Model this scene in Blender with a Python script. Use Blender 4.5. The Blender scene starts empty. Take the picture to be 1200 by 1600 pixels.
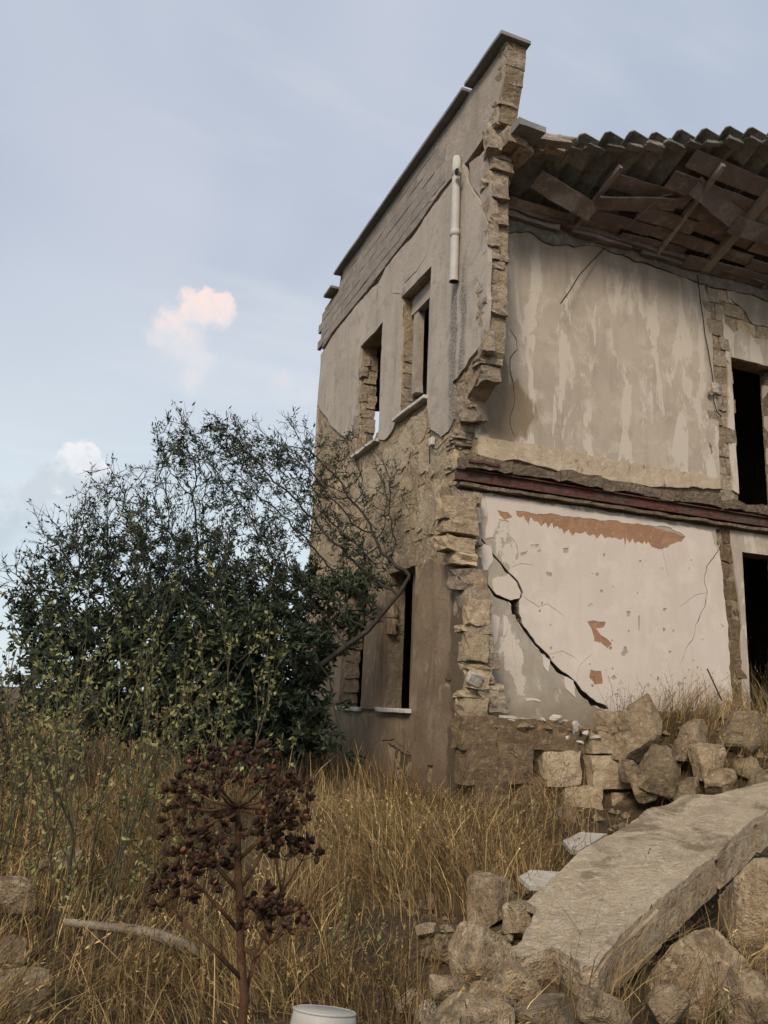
import bpy, bmesh, math, random
import numpy as np
from mathutils import Vector, Matrix, noise
from mathutils.geometry import delaunay_2d_cdt

random.seed(7); rng = np.random.default_rng(7)
S = bpy.context.scene
COL = S.collection

# ------------------------------------------------------------------ camera
PITCH, ROLL, YAW, FPX = math.radians(13.09), math.radians(2.55), math.radians(21.43), 1278.0
CAM = Vector((0, 0, 1.6))
fw = Vector((math.sin(YAW)*math.cos(PITCH), math.cos(YAW)*math.cos(PITCH), math.sin(PITCH)))
r0 = Vector((math.cos(YAW), -math.sin(YAW), 0)); u0 = r0.cross(fw)
RT = r0*math.cos(ROLL) + u0*math.sin(ROLL); UPV = -r0*math.sin(ROLL) + u0*math.cos(ROLL)
cd = bpy.data.cameras.new('camera'); cam = bpy.data.objects.new('camera', cd); COL.objects.link(cam)
cd.sensor_fit = 'VERTICAL'; cd.sensor_height = 36; cd.lens = 36*FPX/1600
cd.clip_start = 0.05; cd.clip_end = 6000
cam.matrix_world = Matrix((( RT.x, UPV.x, -fw.x, CAM.x), (RT.y, UPV.y, -fw.y, CAM.y), (RT.z, UPV.z, -fw.z, CAM.z), (0, 0, 0, 1)))
S.camera = cam

# ------------------------------------------------------------------ exposure
S.view_settings.view_transform = 'Standard'; S.view_settings.look = 'None'
S.view_settings.gamma = 1; S.view_settings.use_curve_mapping = False
S.view_settings.exposure = 0.42
S.render.engine = 'CYCLES'
S.cycles.max_bounces = 4; S.cycles.diffuse_bounces = 2; S.cycles.glossy_bounces = 1; S.cycles.transmission_bounces = 1
S.cycles.use_adaptive_sampling = True; S.cycles.adaptive_threshold = 0.03
S.cycles.caustics_reflective = False; S.cycles.caustics_refractive = False

def ray(px, py): return RT*((px-600)/FPX) + UPV*((800-py)/FPX) + fw

# ------------------------------------------------------------------ node helpers
class NT:
    def __init__(s, nt): s.t = nt; nt.nodes.clear()
    def n(s, typ, ins=None, **kw):
        nd = s.t.nodes.new(typ)
        for k, v in kw.items(): setattr(nd, k, v)
        for k, v in (ins or {}).items():
            if isinstance(v, bpy.types.NodeSocket): s.t.links.new(v, nd.inputs[k])
            else: nd.inputs[k].default_value = v
        return nd
    def m(s, op, a, b=0.0, c=0.0, clamp=False):
        return s.n('ShaderNodeMath', {0: a, 1: b, 2: c}, operation=op, use_clamp=clamp).outputs[0]
    def v(s, op, a, b=(0, 0, 0)):
        nd = s.n('ShaderNodeVectorMath', {0: a, 1: b}, operation=op)
        return nd.outputs['Value'] if op in ('DOT_PRODUCT', 'LENGTH') else nd.outputs[0]
    def ramp(s, x, lo, hi):   # smooth 0..1
        return s.n('ShaderNodeMapRange', {0: x, 1: lo, 2: hi, 3: 0.0, 4: 1.0}, interpolation_type='SMOOTHSTEP').outputs[0]
    def mix(s, f, a, b, blend='MIX'):
        nd = s.n('ShaderNodeMix', {0: f}, data_type='RGBA', blend_type=blend)
        for i, q in ((6, a), (7, b)):
            if isinstance(q, bpy.types.NodeSocket): s.t.links.new(q, nd.inputs[i])
            else: nd.inputs[i].default_value = (*q, 1) if len(q) == 3 else q
        return nd.outputs[2]
    def noise(s, vec, scale, detail=4, rough=.55, dist=0.0):
        return s.n('ShaderNodeTexNoise', {'Vector': vec, 'Scale': scale, 'Detail': detail, 'Roughness': rough, 'Distortion': dist}).outputs[0]
    def mapv(s, vec, scale=(1, 1, 1), loc=(0, 0, 0)):
        return s.n('ShaderNodeMapping', {'Vector': vec, 'Scale': scale, 'Location': loc}).outputs[0]

# ------------------------------------------------------------------ world: veiled evening sky over a Nishita sky
SUN_DIR = Vector((-0.52, -0.66, 0.60)).normalized()
w = bpy.data.worlds.new('World'); S.world = w; w.use_nodes = True
T = NT(w.node_tree)
gen = T.n('ShaderNodeTexCoord').outputs['Generated']
sky = T.n('ShaderNodeTexSky', sky_type='NISHITA', sun_disc=False, sun_elevation=math.asin(SUN_DIR.z), sun_rotation=math.atan2(SUN_DIR.x, SUN_DIR.y), dust_density=2.0).outputs[0]
dz = T.n('ShaderNodeSeparateXYZ', {0: gen}).outputs[2]
den = T.m('MAXIMUM', T.m('ADD', dz, 0.12), 0.05)
flat = T.n('ShaderNodeVectorMath', {0: gen, 3: T.m('DIVIDE', 1.0, den)}, operation='SCALE').outputs[0]
n1 = T.noise(T.mapv(flat, (1.0, .55, 1)), 1.1, 3, .55, .5)
n2 = T.noise(T.mapv(flat, (.6, 1.7, 1), (3, 1, 0)), 2.3, 4, .6)
veil = T.mix(T.ramp(n1, .36, .68), (4.0, 4.55, 5.5), (5.05, 5.4, 6.2))
veil = T.mix(T.m('MULTIPLY', T.ramp(n2, .48, .75), .5), veil, (6.2, 6.35, 6.75))
low = T.m('SUBTRACT', 1.0, T.ramp(dz, 0.0, .55))
veil = T.mix(T.m('MULTIPLY', low, .75), veil, (6.5, 7.55, 7.75))
base = T.mix(.9, sky, veil)
cn = T.n('ShaderNodeTexNoise', {'Vector': gen, 'Scale': 38.0, 'Detail': 5.0, 'Roughness': .62})
cnv = cn.outputs[1]; cnf = cn.outputs[0]
wob = T.v('ADD', gen, T.n('ShaderNodeVectorMath', {0: T.v('SUBTRACT', cnv, (.5, .5, .5)), 3: .042}, operation='SCALE').outputs[0])
def cloud(base, puffs, top, body, dens, soft, c0, c1):
    """cumulus as a union of ragged puffs, placed by direction; lit from the side c0 -> c1"""
    val = None
    for px, py, r in puffs:
        c = ray(px, py).normalized()
        v = T.m('SUBTRACT', 1.0, T.m('DIVIDE', T.v('LENGTH', T.v('SUBTRACT', wob, tuple(c))), r/FPX))
        val = v if val is None else T.m('MAXIMUM', val, v)
    a = ray(*c0).normalized(); b = ray(*c1).normalized(); ax = (b-a); L2 = ax.length_squared
    t = T.m('DIVIDE', T.v('DOT_PRODUCT', T.v('SUBTRACT', wob, tuple(a)), tuple(ax)), L2)
    sf = T.m('ADD', soft*.35, T.m('MULTIPLY', T.m('SUBTRACT', 1.0, t, clamp=True), soft))
    mask = T.m('MULTIPLY', T.n('ShaderNodeMapRange', {0: val, 1: 0.0, 2: sf, 3: 0.0, 4: 1.0}, interpolation_type='SMOOTHSTEP').outputs[0], dens)
    tt = T.ramp(T.m('ADD', t, T.m('MULTIPLY', T.m('SUBTRACT', cnf, .5), 1.5)), .4, 1.1)
    return T.mix(mask, base, T.mix(tt, body, top))
base = cloud(base, [(-30, 830, 90), (30, 800, 60)], (5.8, 6.3, 6.8), (4.4, 5.1, 5.8), .8, .9, (-20, 880), (0, 760))
base = cloud(base, [(122, 728, 38), (85, 752, 36), (55, 772, 34), (140, 770, 56)], (7.2, 7.3, 7.5), (5.0, 5.5, 6.0), .92, .5, (100, 800), (115, 705))
base = cloud(base, [(440, 612, 34), (475, 622, 26)], (6.8, 6.2, 6.2), (6.0, 6.1, 6.5), .35, 1.2, (430, 640), (440, 590))
base = cloud(base, [(334, 484, 34), (304, 490, 36), (270, 510, 38), (248, 528, 30), (285, 540, 48), (305, 565, 42), (300, 590, 32)], (8.4, 6.7, 6.2), (6.15, 6.2, 6.5), .85, .85, (270, 600), (335, 462))
w.cycles.sampling_method = 'MANUAL'; w.cycles.sample_map_resolution = 512
bg = T.n('ShaderNodeBackground', {'Color': base, 'Strength': 0.093})
T.n('ShaderNodeOutputWorld', {0: bg.outputs[0]})

sd = bpy.data.lights.new('sun', 'SUN'); sd.energy = 2.1; sd.angle = math.radians(18); sd.color = (1, .87, .71)
so = bpy.data.objects.new('sun', sd); COL.objects.link(so)
so.rotation_euler = SUN_DIR.to_track_quat('Z', 'Y').to_euler()

# ------------------------------------------------------------------ materials
def material(name, cols, scale=3.0, rough=.9, bump=.3, bscale=40, streak=0.0, speck=0.0, rand=0.0, dirt=None, extra=None, attr=None, bumpd=.02, spec=.25):
    m = bpy.data.materials.new(name); m.use_nodes = True; t = NT(m.node_tree)
    pos = t.n('ShaderNodeNewGeometry').outputs['Position']
    if rand or attr == 'obj':
        oi = t.n('ShaderNodeObjectInfo')
        pos = t.v('ADD', pos, t.n('ShaderNodeVectorMath', {0: (13, 7, 5), 3: oi.outputs['Random']}, operation='SCALE').outputs[0])
    a = t.noise(pos, scale, 4, .6, .3)
    col = t.mix(t.ramp(a, .33, .66), cols[0], cols[1])
    if len(cols) > 2:
        col = t.mix(t.ramp(t.noise(t.v('ADD', pos, (5.3, 2.1, 9.7)), scale*2.7, 4, .65, .4), .5, .68), col, cols[2])
    if streak:
        q = t.noise(t.mapv(pos, (6, 6, .7)), 1.0, 5, .6)
        col = t.mix(t.m('MULTIPLY', t.ramp(q, .48, .75), streak), col, t.mix(1., col, (.45, .40, .35), 'MULTIPLY'))
    if dirt: col = t.mix(t.m('MULTIPLY', t.ramp(t.noise(pos, dirt[1], 7, .65, .5), dirt[2], dirt[2]+.12), dirt[3]), col, dirt[0])
    if speck: col = t.mix(t.m('MULTIPLY', t.ramp(t.noise(pos, 55, 1, .7), .5, .8), speck), col, t.mix(1., col, (.4, .37, .33), 'MULTIPLY'))
    if extra: col = extra(t, pos, col)
    if rand:
        k = t.m('ADD', 1.0-rand, t.m('MULTIPLY', t.n('ShaderNodeObjectInfo').outputs['Random'], 2*rand))
        col = t.n('ShaderNodeVectorMath', {0: col, 3: k}, operation='SCALE').outputs[0]
    if attr and attr != 'obj':
        at = t.n('ShaderNodeAttribute', attribute_name=attr)
        col = t.mix(1., col, at.outputs['Color'], 'MULTIPLY')
    p = t.n('ShaderNodeBsdfPrincipled', {'Base Color': col, 'Roughness': rough})
    p.inputs['Specular IOR Level'].default_value = spec
    if bump:
        h = t.noise(pos, bscale*.3, 5, .72)
        bn = t.n('ShaderNodeBump', {'Strength': bump, 'Distance': bumpd*2.2, 'Height': h})
        t.t.links.new(bn.outputs[0], p.inputs['Normal'])
    t.n('ShaderNodeOutputMaterial', {0: p.outputs[0]})
    return m

def boxmask(t, pos, ax, lo, hi, soft):
    c = t.n('ShaderNodeSeparateXYZ', {0: pos}).outputs[ax]
    return t.m('MULTIPLY', t.ramp(c, lo-soft, lo+soft), t.m('SUBTRACT', 1., t.ramp(c, hi-soft, hi+soft)))

def facade_stain(t, pos, col):
    # black lichen runs under the broken downpipe, brown foot of the wall darkened in colour below
    wob = t.v('ADD', pos, t.n('ShaderNodeVectorMath', {0: t.n('ShaderNodeTexNoise', {'Vector': t.mapv(pos, (1, 1, .5)), 'Scale': 5.0}).outputs[1], 3: .22}, operation='SCALE').outputs[0])
    s1 = t.m('MULTIPLY', boxmask(t, wob, 1, 9.46, 9.68, .04), boxmask(t, wob, 2, 5.3, 7.5, .3))
    s2 = t.m('MULTIPLY', boxmask(t, wob, 1, 9.22, 9.36, .05), boxmask(t, wob, 2, 5.7, 7.7, .4))
    sp = t.ramp(t.noise(pos, 38, 4, .75), .42, .6)
    f = t.m('MULTIPLY', t.m('MAXIMUM', s1, s2), t.m('ADD', t.m('MULTIPLY', sp, .75), .12))
    return t.mix(f, col, (.05, .048, .045))
def lower_stain_darkening(t, pos, col):
    wob = t.v('ADD', pos, t.n('ShaderNodeVectorMath', {0: t.n('ShaderNodeTexNoise', {'Vector': pos, 'Scale': 2.2}).outputs[1], 3: .6}, operation='SCALE').outputs[0])
    z = t.n('ShaderNodeSeparateXYZ', {0: wob}).outputs[2]
    col = t.mix(t.m('MULTIPLY', t.m('SUBTRACT', 1., t.ramp(z, .7, 1.9)), .8), col, (.155, .098, .062))  # mud-brown foot, with shading of the lower scene put into the colour
    b = t.m('MULTIPLY', boxmask(t, wob, 1, 8.9, 9.62, .05), t.m('SUBTRACT', 1., t.ramp(z, 3.0, 3.7)))
    return t.mix(t.m('MULTIPLY', b, .75), col, (.085, .06, .04))
def upper_wall_paint(t, pos, col):
    # flaked limewash: pale islands over a drab undercoat, running downwards
    q = t.noise(t.mapv(pos, (2.5, 1, .62), (2.2, 0, 0)), 1.3, 6, .66, .45)
    x = t.n('ShaderNodeSeparateXYZ', {0: pos}).outputs[0]
    q = t.m('ADD', q, t.m('MULTIPLY', t.ramp(x, 5.6, 9.0), .06))
    col = t.mix(t.ramp(q, .56, .59), col, (.53, .462, .385))
    q2 = t.noise(t.mapv(pos, (2.4, 1, 1.3), (7.2, 0, 1)), 1.9, 7, .62, .4)
    col = t.mix(t.m('MULTIPLY', t.ramp(q2, .57, .62), .5), col, (.35, .30, .245))
    z = t.n('ShaderNodeSeparateXYZ', {0: pos}).outputs[2]
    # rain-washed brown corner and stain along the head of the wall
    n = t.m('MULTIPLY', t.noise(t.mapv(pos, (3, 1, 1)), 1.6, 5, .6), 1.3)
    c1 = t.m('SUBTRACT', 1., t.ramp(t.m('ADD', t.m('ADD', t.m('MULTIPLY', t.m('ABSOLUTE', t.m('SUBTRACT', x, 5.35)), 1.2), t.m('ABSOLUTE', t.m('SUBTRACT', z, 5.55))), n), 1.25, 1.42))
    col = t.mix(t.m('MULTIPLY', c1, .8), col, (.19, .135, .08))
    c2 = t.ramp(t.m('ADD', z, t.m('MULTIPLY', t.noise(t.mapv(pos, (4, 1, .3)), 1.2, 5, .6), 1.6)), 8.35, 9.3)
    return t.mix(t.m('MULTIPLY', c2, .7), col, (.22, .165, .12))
def lower_wall_paint(t, pos, col):
    q = t.noise(t.mapv(pos, (1.5, 1, .9)), 1.8, 7, .62, .5)
    col = t.mix(t.ramp(q, .55, .565), col, (.56, .49, .415))
    z = t.n('ShaderNodeSeparateXYZ', {0: pos}).outputs[2]
    n = t.m('MULTIPLY', t.noise(pos, 1.7, 6, .65), 1.8)
    return t.mix(t.m('MULTIPLY', t.m('SUBTRACT', 1., t.ramp(t.m('SUBTRACT', z, n), .3, 1.5)), .7), col, (.21, .165, .11))

M = {}
M['facade'] = material('facade render', [(.39, .335, .28), (.445, .385, .325), (.335, .29, .25)], 1.3, .95, .35, 60, .35, .2, extra=facade_stain)
M['lowplaster'] = material('lower facade render', [(.285, .21, .142), (.205, .148, .098), (.325, .25, .175)], 1.5, .95, .5, 50, .45, .25, extra=lower_stain_darkening)
M['stone'] = material('tufa stone', [(.44, .34, .22), (.345, .255, .16), (.51, .41, .285)], 5, .95, .9, 30, 0, .45, rand=.22, dirt=((.12, .085, .055), 4, .58, .6), bumpd=.03)
M['darkened_stone'] = material('darkened tufa stone', [(.175, .118, .068), (.12, .082, .05), (.235, .168, .10)], 5, .95, .9, 30, 0, .45, rand=.22, dirt=((.07, .05, .035), 4, .56, .6), bumpd=.03)  # darker copy of the tufa: shading of the lower scene put into its colour
M['endstone'] = material('grey tufa stone', [(.36, .285, .205), (.27, .21, .155), (.44, .365, .28)], 6, .95, .95, 28, 0, .5, rand=.2, dirt=((.10, .08, .06), 5, .56, .65), bumpd=.03)
M['limepatch'] = material('worn lime render', [(.47, .38, .27), (.39, .305, .21), (.53, .44, .325)], 3, .95, .8, 45, 0, .4, dirt=((.2, .145, .09), 3, .58, .6), bumpd=.03)
M['rubblecore'] = material('eroded rubble wall', [(.42, .33, .22), (.33, .25, .16), (.49, .40, .285)], 4, .95, 1.0, 30, 0, .5, dirt=((.15, .11, .07), 3, .57, .6), bumpd=.05)
M['core'] = material('mortar core', [(.30, .235, .155), (.23, .17, .11), (.37, .30, .21)], 4, .95, 1.0, 26, 0, .4, dirt=((.09, .065, .042), 3, .57, .6), bumpd=.04)
M['block'] = material('concrete block', [(.315, .272, .23), (.26, .225, .195), (.36, .315, .265)], 3, .95, .6, 60, .25, .4, rand=.1)
M['parapet'] = material('parapet render', [(.385, .325, .265), (.325, .275, .23), (.42, .36, .295)], 2, .95, .5, 50, .3, .3)
M['coping'] = material('coping slab', [(.20, .20, .20), (.26, .255, .25)], 3, .9, .4, 60, 0, .3)
M['upwall'] = material('upper room plaster', [(.45, .378, .302), (.375, .315, .25), (.495, .42, .34)], 1.1, .93, .3, 45, .25, .08, extra=upper_wall_paint, bumpd=.012)
M['lowwall'] = material('lower room undercoat', [(.40, .35, .285), (.34, .295, .235), (.44, .39, .32)], 1.6, .93, .35, 45, .25, .1, extra=lower_wall_paint, bumpd=.012)
M['cream'] = material('cream paint', [(.60, .515, .445), (.565, .48, .41), (.63, .545, .47)], .9, .8, .22, 30, .10, .0, dirt=((.42, .35, .28), 9, .68, .55), bumpd=.01)
M['terracotta'] = material('terracotta undercoat', [(.36, .20, .12), (.30, .165, .10), (.40, .24, .15)], 4, .9, .4, 50, 0, .2)
M['yellow'] = material('yellow skirting paint', [(.50, .40, .285), (.42, .33, .23), (.55, .46, .345)], 3, .85, .6, 40, .3, .3, dirt=((.10, .07, .05), 9, .58, .85))
M['concrete'] = material('broken concrete', [(.22, .165, .115), (.155, .115, .08), (.29, .225, .165)], 6, .95, 1.0, 30, 0, .5, bumpd=.05)
M['iron'] = material('rusty red iron', [(.125, .046, .035), (.08, .035, .027), (.15, .075, .055)], 6, .85, .8, 40, 0, .4, dirt=((.085, .068, .054), 2.2, .50, .85))
M['sill'] = material('white stone sill', [(.58, .55, .50), (.48, .45, .41)], 5, .8, .3, 40, 0, .2)
M['pipe'] = material('grey plastic pipe', [(.50, .48, .43), (.44, .42, .38)], 4, .55, .1, 40, .2, .1)
M['wood'] = material('weathered timber', [(.27, .212, .192), (.20, .16, .148), (.34, .275, .245)], 1.6, .9, .7, 30, 0, .3, rand=.2, dirt=((.42, .38, .345), 1.1, .56, .7))
M['rafter'] = material('pale rafter timber', [(.34, .29, .24), (.26, .22, .18)], 4, .9, .5, 30, 0, .3, rand=.15)
M['tile'] = material('grey roof tile', [(.20, .19, .178), (.27, .255, .235), (.145, .14, .135)], 5, .9, .6, 40, 0, .4, rand=.2)
M['tilered'] = material('red tile edge', [(.30, .13, .085), (.22, .10, .07)], 5, .9, .5, 40, 0, .3, rand=.25)
M['sooty'] = material('sooty mortar', [(.20, .165, .135), (.14, .115, .095), (.26, .22, .18)], 3, .95, .6, 40, .3, .3)
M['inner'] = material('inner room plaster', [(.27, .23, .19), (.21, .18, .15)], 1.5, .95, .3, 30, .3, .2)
M['cable'] = material('black cable', [(.015, .014, .013), (.022, .02, .02)], 5, .5, 0)
M['palecable'] = material('pale cable', [(.36, .34, .32), (.30, .28, .26)], 5, .6, 0)
M['slab'] = material('render crust', [(.58, .465, .325), (.46, .36, .245), (.65, .54, .40)], 5, .95, 1., 60, 0, .6, dirt=((.21, .15, .092), 1.9, .53, .8), bumpd=.035)
M['slabside'] = material('fallen tufa', [(.43, .33, .22), (.34, .255, .165), (.50, .40, .28)], 4, .95, .9, 26, 0, .4, dirt=((.16, .11, .07), 4, .56, .55), bumpd=.04)
M['rock'] = material('rubble stone', [(.36, .27, .165), (.25, .18, .108), (.46, .365, .245)], 6, .95, 1., 34, 0, .6, rand=.25, dirt=((.11, .078, .046), 4, .53, .75), bumpd=.05)
M['white'] = material('white plaster fragment', [(.52, .47, .40), (.42, .37, .31)], 8, .9, .5, 40, 0, .2, rand=.12)
M['bark'] = material('dark bark', [(.038, .031, .026), (.06, .05, .042)], 9, .95, .5, 50, 0, .2)
M['leaf'] = material('dark olive leaf', [(.042, .057, .031), (.027, .039, .023), (.060, .075, .040)], 2.5, .7, 0, attr='tone')
M['leafy'] = material('yellow green leaf', [(.19, .18, .066), (.13, .135, .05), (.25, .225, .095)], 4, .7, 0, attr='tone')
M['stem'] = material('green brown stem', [(.07, .062, .036), (.10, .083, .05)], 6, .9, 0)
M['grass'] = material('dry grass', [(.38, .285, .135), (.25, .178, .08), (.48, .37, .185)], 1.2, .85, 0, attr='tone')
M['soil'] = material('dry soil and litter', [(.085, .056, .030), (.055, .037, .022), (.125, .085, .045)], 2, 1., 1.0, 18, 0, .5, dirt=((.22, .155, .08), .5, .5, .6), bumpd=.06)
M['fennel'] = material('dead fennel stalk', [(.10, .049, .023), (.062, .032, .017), (.15, .077, .036)], 12, .8, .3, 60)
M['seed'] = material('dead fennel seed', [(.050, .022, .010), (.026, .013, .007), (.12, .055, .024)], 14, .75, .2, 80, attr='tone')
M['twig'] = material('dry twig', [(.12, .078, .045), (.075, .05, .03), (.19, .13, .075)], 6, .9, 0)
M['log'] = material('bleached branch', [(.29, .235, .175), (.20, .155, .11)], 8, .9, .6, 40)
M['bucket'] = material('dull white plastic', [(.44, .42, .37), (.37, .35, .31)], 4, .45, .05, 20, 0, .1, dirt=((.35, .29, .2), 5, .6, .5))

# ------------------------------------------------------------------ object helpers
def link(name, me, mat, parent=None, **props):
    if mat is not None and not me.materials: me.materials.append(M[mat] if isinstance(mat, str) else mat)
    o = bpy.data.objects.new(name, me); COL.objects.link(o)
    if parent is not None: o.parent = parent
    for k, v in props.items(): o[k] = v
    return o
def tag(o, label, cat, group=None):
    o['label'] = label; o['category'] = cat
    if group: o['group'] = group
    return o
def empty(name, loc=(0, 0, 0), parent=None, label=None, cat=None, group=None):
    o = bpy.data.objects.new(name, None); COL.objects.link(o); o.location = loc
    if parent is not None: o.parent = parent
    if label: tag(o, label, cat, group)
    return o
def mesh(name, V, Fc, smooth=False):
    me = bpy.data.meshes.new(name); me.from_pydata([tuple(v) for v in V], [], [tuple(f) for f in Fc]); me.update()
    if smooth: me.polygons.foreach_set('use_smooth', [True]*len(me.polygons))
    return me
def fixn(me):
    b = bmesh.new(); b.from_mesh(me); bmesh.ops.recalc_face_normals(b, faces=b.faces); b.to_mesh(me); b.free(); return me
def fastmesh(name, V, Q, tone=None, n=4):
    """big meshes from numpy: V (k,3), Q (m,n)"""
    me = bpy.data.meshes.new(name); me.vertices.add(len(V)); me.vertices.foreach_set('co', np.asarray(V, np.float32).ravel())
    m = len(Q); me.loops.add(m*n); me.loops.foreach_set('vertex_index', np.asarray(Q, np.int32).ravel())
    me.polygons.add(m); me.polygons.foreach_set('loop_start', np.arange(0, m*n, n, dtype=np.int32)); me.polygons.foreach_set('loop_total', np.full(m, n, np.int32))
    me.update(calc_edges=True)
    if tone is not None:
        at = me.color_attributes.new('tone', 'FLOAT_COLOR', 'POINT'); c = np.ones((len(V), 4), np.float32)
        c[:, :3] = tone if np.ndim(tone) == 2 else np.asarray(tone)[:, None]
        at.data.foreach_set('color', c.ravel())
    return me
def fbm(p, s, o=4): return noise.fractal(Vector(p)*s, 1.0, 2.0, o)

XA, YB = 4.63, 9.3
def A2(px, py): d = ray(px, py); k = (XA-CAM.x)/d.x; return (d.y*k, CAM.z+d.z*k)            # (y,z) on the street facade
def Y2(px, py, Y=YB): d = ray(px, py); k = Y/d.y; return (d.x*k, CAM.z+d.z*k)                # (x,z) on a plane y=const
def at(px, py, Y): x, z = Y2(px, py, Y); return Vector((x, Y, z))
frA = lambda u, v, wd: (XA-wd, u, v)
def frY(Y): return lambda u, v, wd: (u, Y-wd, v)
frB = frY(YB)

def roughen(poly, seg, amp, seed=0, keep=None):
    out = []; n = len(poly)
    for i in range(n):
        a, b = poly[i], poly[(i+1) % n]; L = math.hypot(b[0]-a[0], b[1]-a[1]); k = max(1, int(L/seg))
        straight = keep and keep(a, b)
        for j in range(k):
            t = j/k; x = a[0]+(b[0]-a[0])*t; y = a[1]+(b[1]-a[1])*t
            if not straight:
                s = amp*(1.0 if j else .4)
                x += s*(fbm((x, y, seed), 2.2)+.6*fbm((x, y, seed+3.3), 9)); y += s*(fbm((x, y, seed+7.7), 2.2)+.6*fbm((x, y, seed+5.1), 9))
            out.append((x, y))
    return out
def inside(P, poly):
    P = np.asarray(P); q = np.asarray(poly); x, y = P[:, 0], P[:, 1]; r = np.zeros(len(P), bool)
    j = len(q)-1
    for i in range(len(q)):
        xi, yi = q[i]; xj, yj = q[j]
        c = ((yi > y) != (yj > y)) & (x < (xj-xi)*(y-yi)/((yj-yi) or 1e-12)+xi); r ^= c; j = i
    return r
def crackpoly(pts, w0, w1=None, seed=0, seg=.06):
    """a wandering crack: polyline of (u,v,halfwidth?) turned into a thin jagged polygon"""
    fine = []
    for i in range(len(pts)-1):
        a, b = pts[i], pts[i+1]; L = math.hypot(b[0]-a[0], b[1]-a[1]); k = max(1, int(L/seg))
        for j in range(k): fine.append((a[0]+(b[0]-a[0])*j/k, a[1]+(b[1]-a[1])*j/k))
    fine.append(pts[-1]); n = len(fine); l, r = [], []
    for i, (x, y) in enumerate(fine):
        a = fine[max(0, i-1)]; b = fine[min(n-1, i+1)]; dx, dy = b[0]-a[0], b[1]-a[1]; L = math.hypot(dx, dy) or 1
        t = i/(n-1); wd = (w0+(w1 if w1 is not None else w0)*0-w0*0)+((w1 if w1 is not None else w0)-w0)*t
        wd *= .55+.9*abs(fbm((x*3, y*3, seed), 2)); wd = max(wd, .003)
        if i in (0, n-1): wd *= .15
        jx = .022*fbm((x, y, seed+2), 6); jy = .022*fbm((x, y, seed+4), 6)
        l.append((x+jx-dy/L*wd, y+jy+dx/L*wd)); r.append((x+jx+dy/L*wd, y+jy-dx/L*wd))
    return l+r[::-1]

def sheet(name, outer, holes, fr, wfront, wback, mat, parent, grid=.25, relief=.012, seed=0., rs=2.0, smooth=True, **props):
    """a plate with holes cut right through it, front face gently uneven"""
    loops = [outer]+list(holes); V = []; Ed = []
    for lp in loops:
        s = len(V); V += [Vector(p) for p in lp]; Ed += [(s+i, s+(i+1) % len(lp)) for i in range(len(lp))]
    if grid:
        us = [p[0] for p in outer]; vs = [p[1] for p in outer]
        gu = np.arange(min(us)+grid/2, max(us), grid); gv = np.arange(min(vs)+grid/2, max(vs), grid)
        G = np.array([(a+random.uniform(-.3, .3)*grid, b+random.uniform(-.3, .3)*grid) for a in gu for b in gv])
        if len(G):
            ok = inside(G, outer)
            for h in holes: ok &= ~inside(G, h)
            V += [Vector(p) for p in G[ok]]
    v, e, f, *_ = delaunay_2d_cdt(V, Ed, [], 0, 1e-5, False)
    P = np.array([(a.x, a.y) for a in v]); Fa = np.array([list(t) for t in f])
    c = P[Fa].mean(1); ok = inside(c, outer)
    for h in holes: ok &= ~inside(c, h)
    Fa = Fa[ok]
    used = np.unique(Fa); mp = -np.ones(len(P), int); mp[used] = np.arange(len(used)); P = P[used]; Fa = mp[Fa]; n = len(P)
    ecount = {}
    for t in Fa:
        for i in range(3):
            a, b = t[i], t[(i+1) % 3]; k = (min(a, b), max(a, b)); ecount.setdefault(k, []).append((a, b))
    front = [fr(p[0], p[1], wfront+relief*fbm((p[0], p[1], seed), rs)) for p in P]; back = [fr(p[0], p[1], wback) for p in P]
    nf = len(Fa)
    faces = [tuple(t) for t in Fa]+[tuple(int(i)+n for i in t[::-1]) for t in Fa]
    for k, l in ecount.items():
        if len(l) == 1: a, b = l[0]; faces.append((b, a, a+n, b+n))
    me = fixn(mesh(name, front+back, faces))
    if smooth:
        sm = [False]*len(me.polygons); sm[:nf] = [True]*nf; me.polygons.foreach_set('use_smooth', sm)
        me.edges.foreach_set('use_edge_sharp', [False]*len(me.edges))
        bnd = set(k for k, l in ecount.items() if len(l) == 1)
        for ed in me.edges:
            if tuple(sorted(ed.vertices)) in bnd: ed.use_edge_sharp = True
    return link(name, me, mat, parent, **props)

def boxmesh(name, lo, hi, seg=None, amp=0., seed=0., bevel=0.0):
    b = bmesh.new(); bmesh.ops.create_cube(b, size=1)
    for v in b.verts: v.co = Vector([lo[i]+(v.co[i]+.5)*(hi[i]-lo[i]) for i in range(3)])
    if bevel: bmesh.ops.bevel(b, geom=list(b.edges), offset=bevel, segments=1, affect='EDGES')
    if seg:
        for ax in range(3):
            L = hi[ax]-lo[ax]; k = int(L/seg)
            for j in range(1, k+1):
                p = [0, 0, 0]; p[ax] = lo[ax]+L*j/(k+1); no = [0, 0, 0]; no[ax] = 1
                bmesh.ops.bisect_plane(b, geom=list(b.verts)+list(b.edges)+list(b.faces), plane_co=p, plane_no=no)
        for v in b.verts:
            q = v.co.copy()
            v.co += Vector((fbm((q.x, q.y, q.z+seed), 4), fbm((q.x+9, q.y, q.z+seed), 4), fbm((q.x, q.y+9, q.z+seed), 4)))*amp
    me = bpy.data.meshes.new(name); bmesh.ops.recalc_face_normals(b, faces=b.faces); b.to_mesh(me); b.free(); return me
def box(name, lo, hi, mat, parent=None, **k): return link(name, boxmesh(name, lo, hi, **k), mat, parent)

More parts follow.
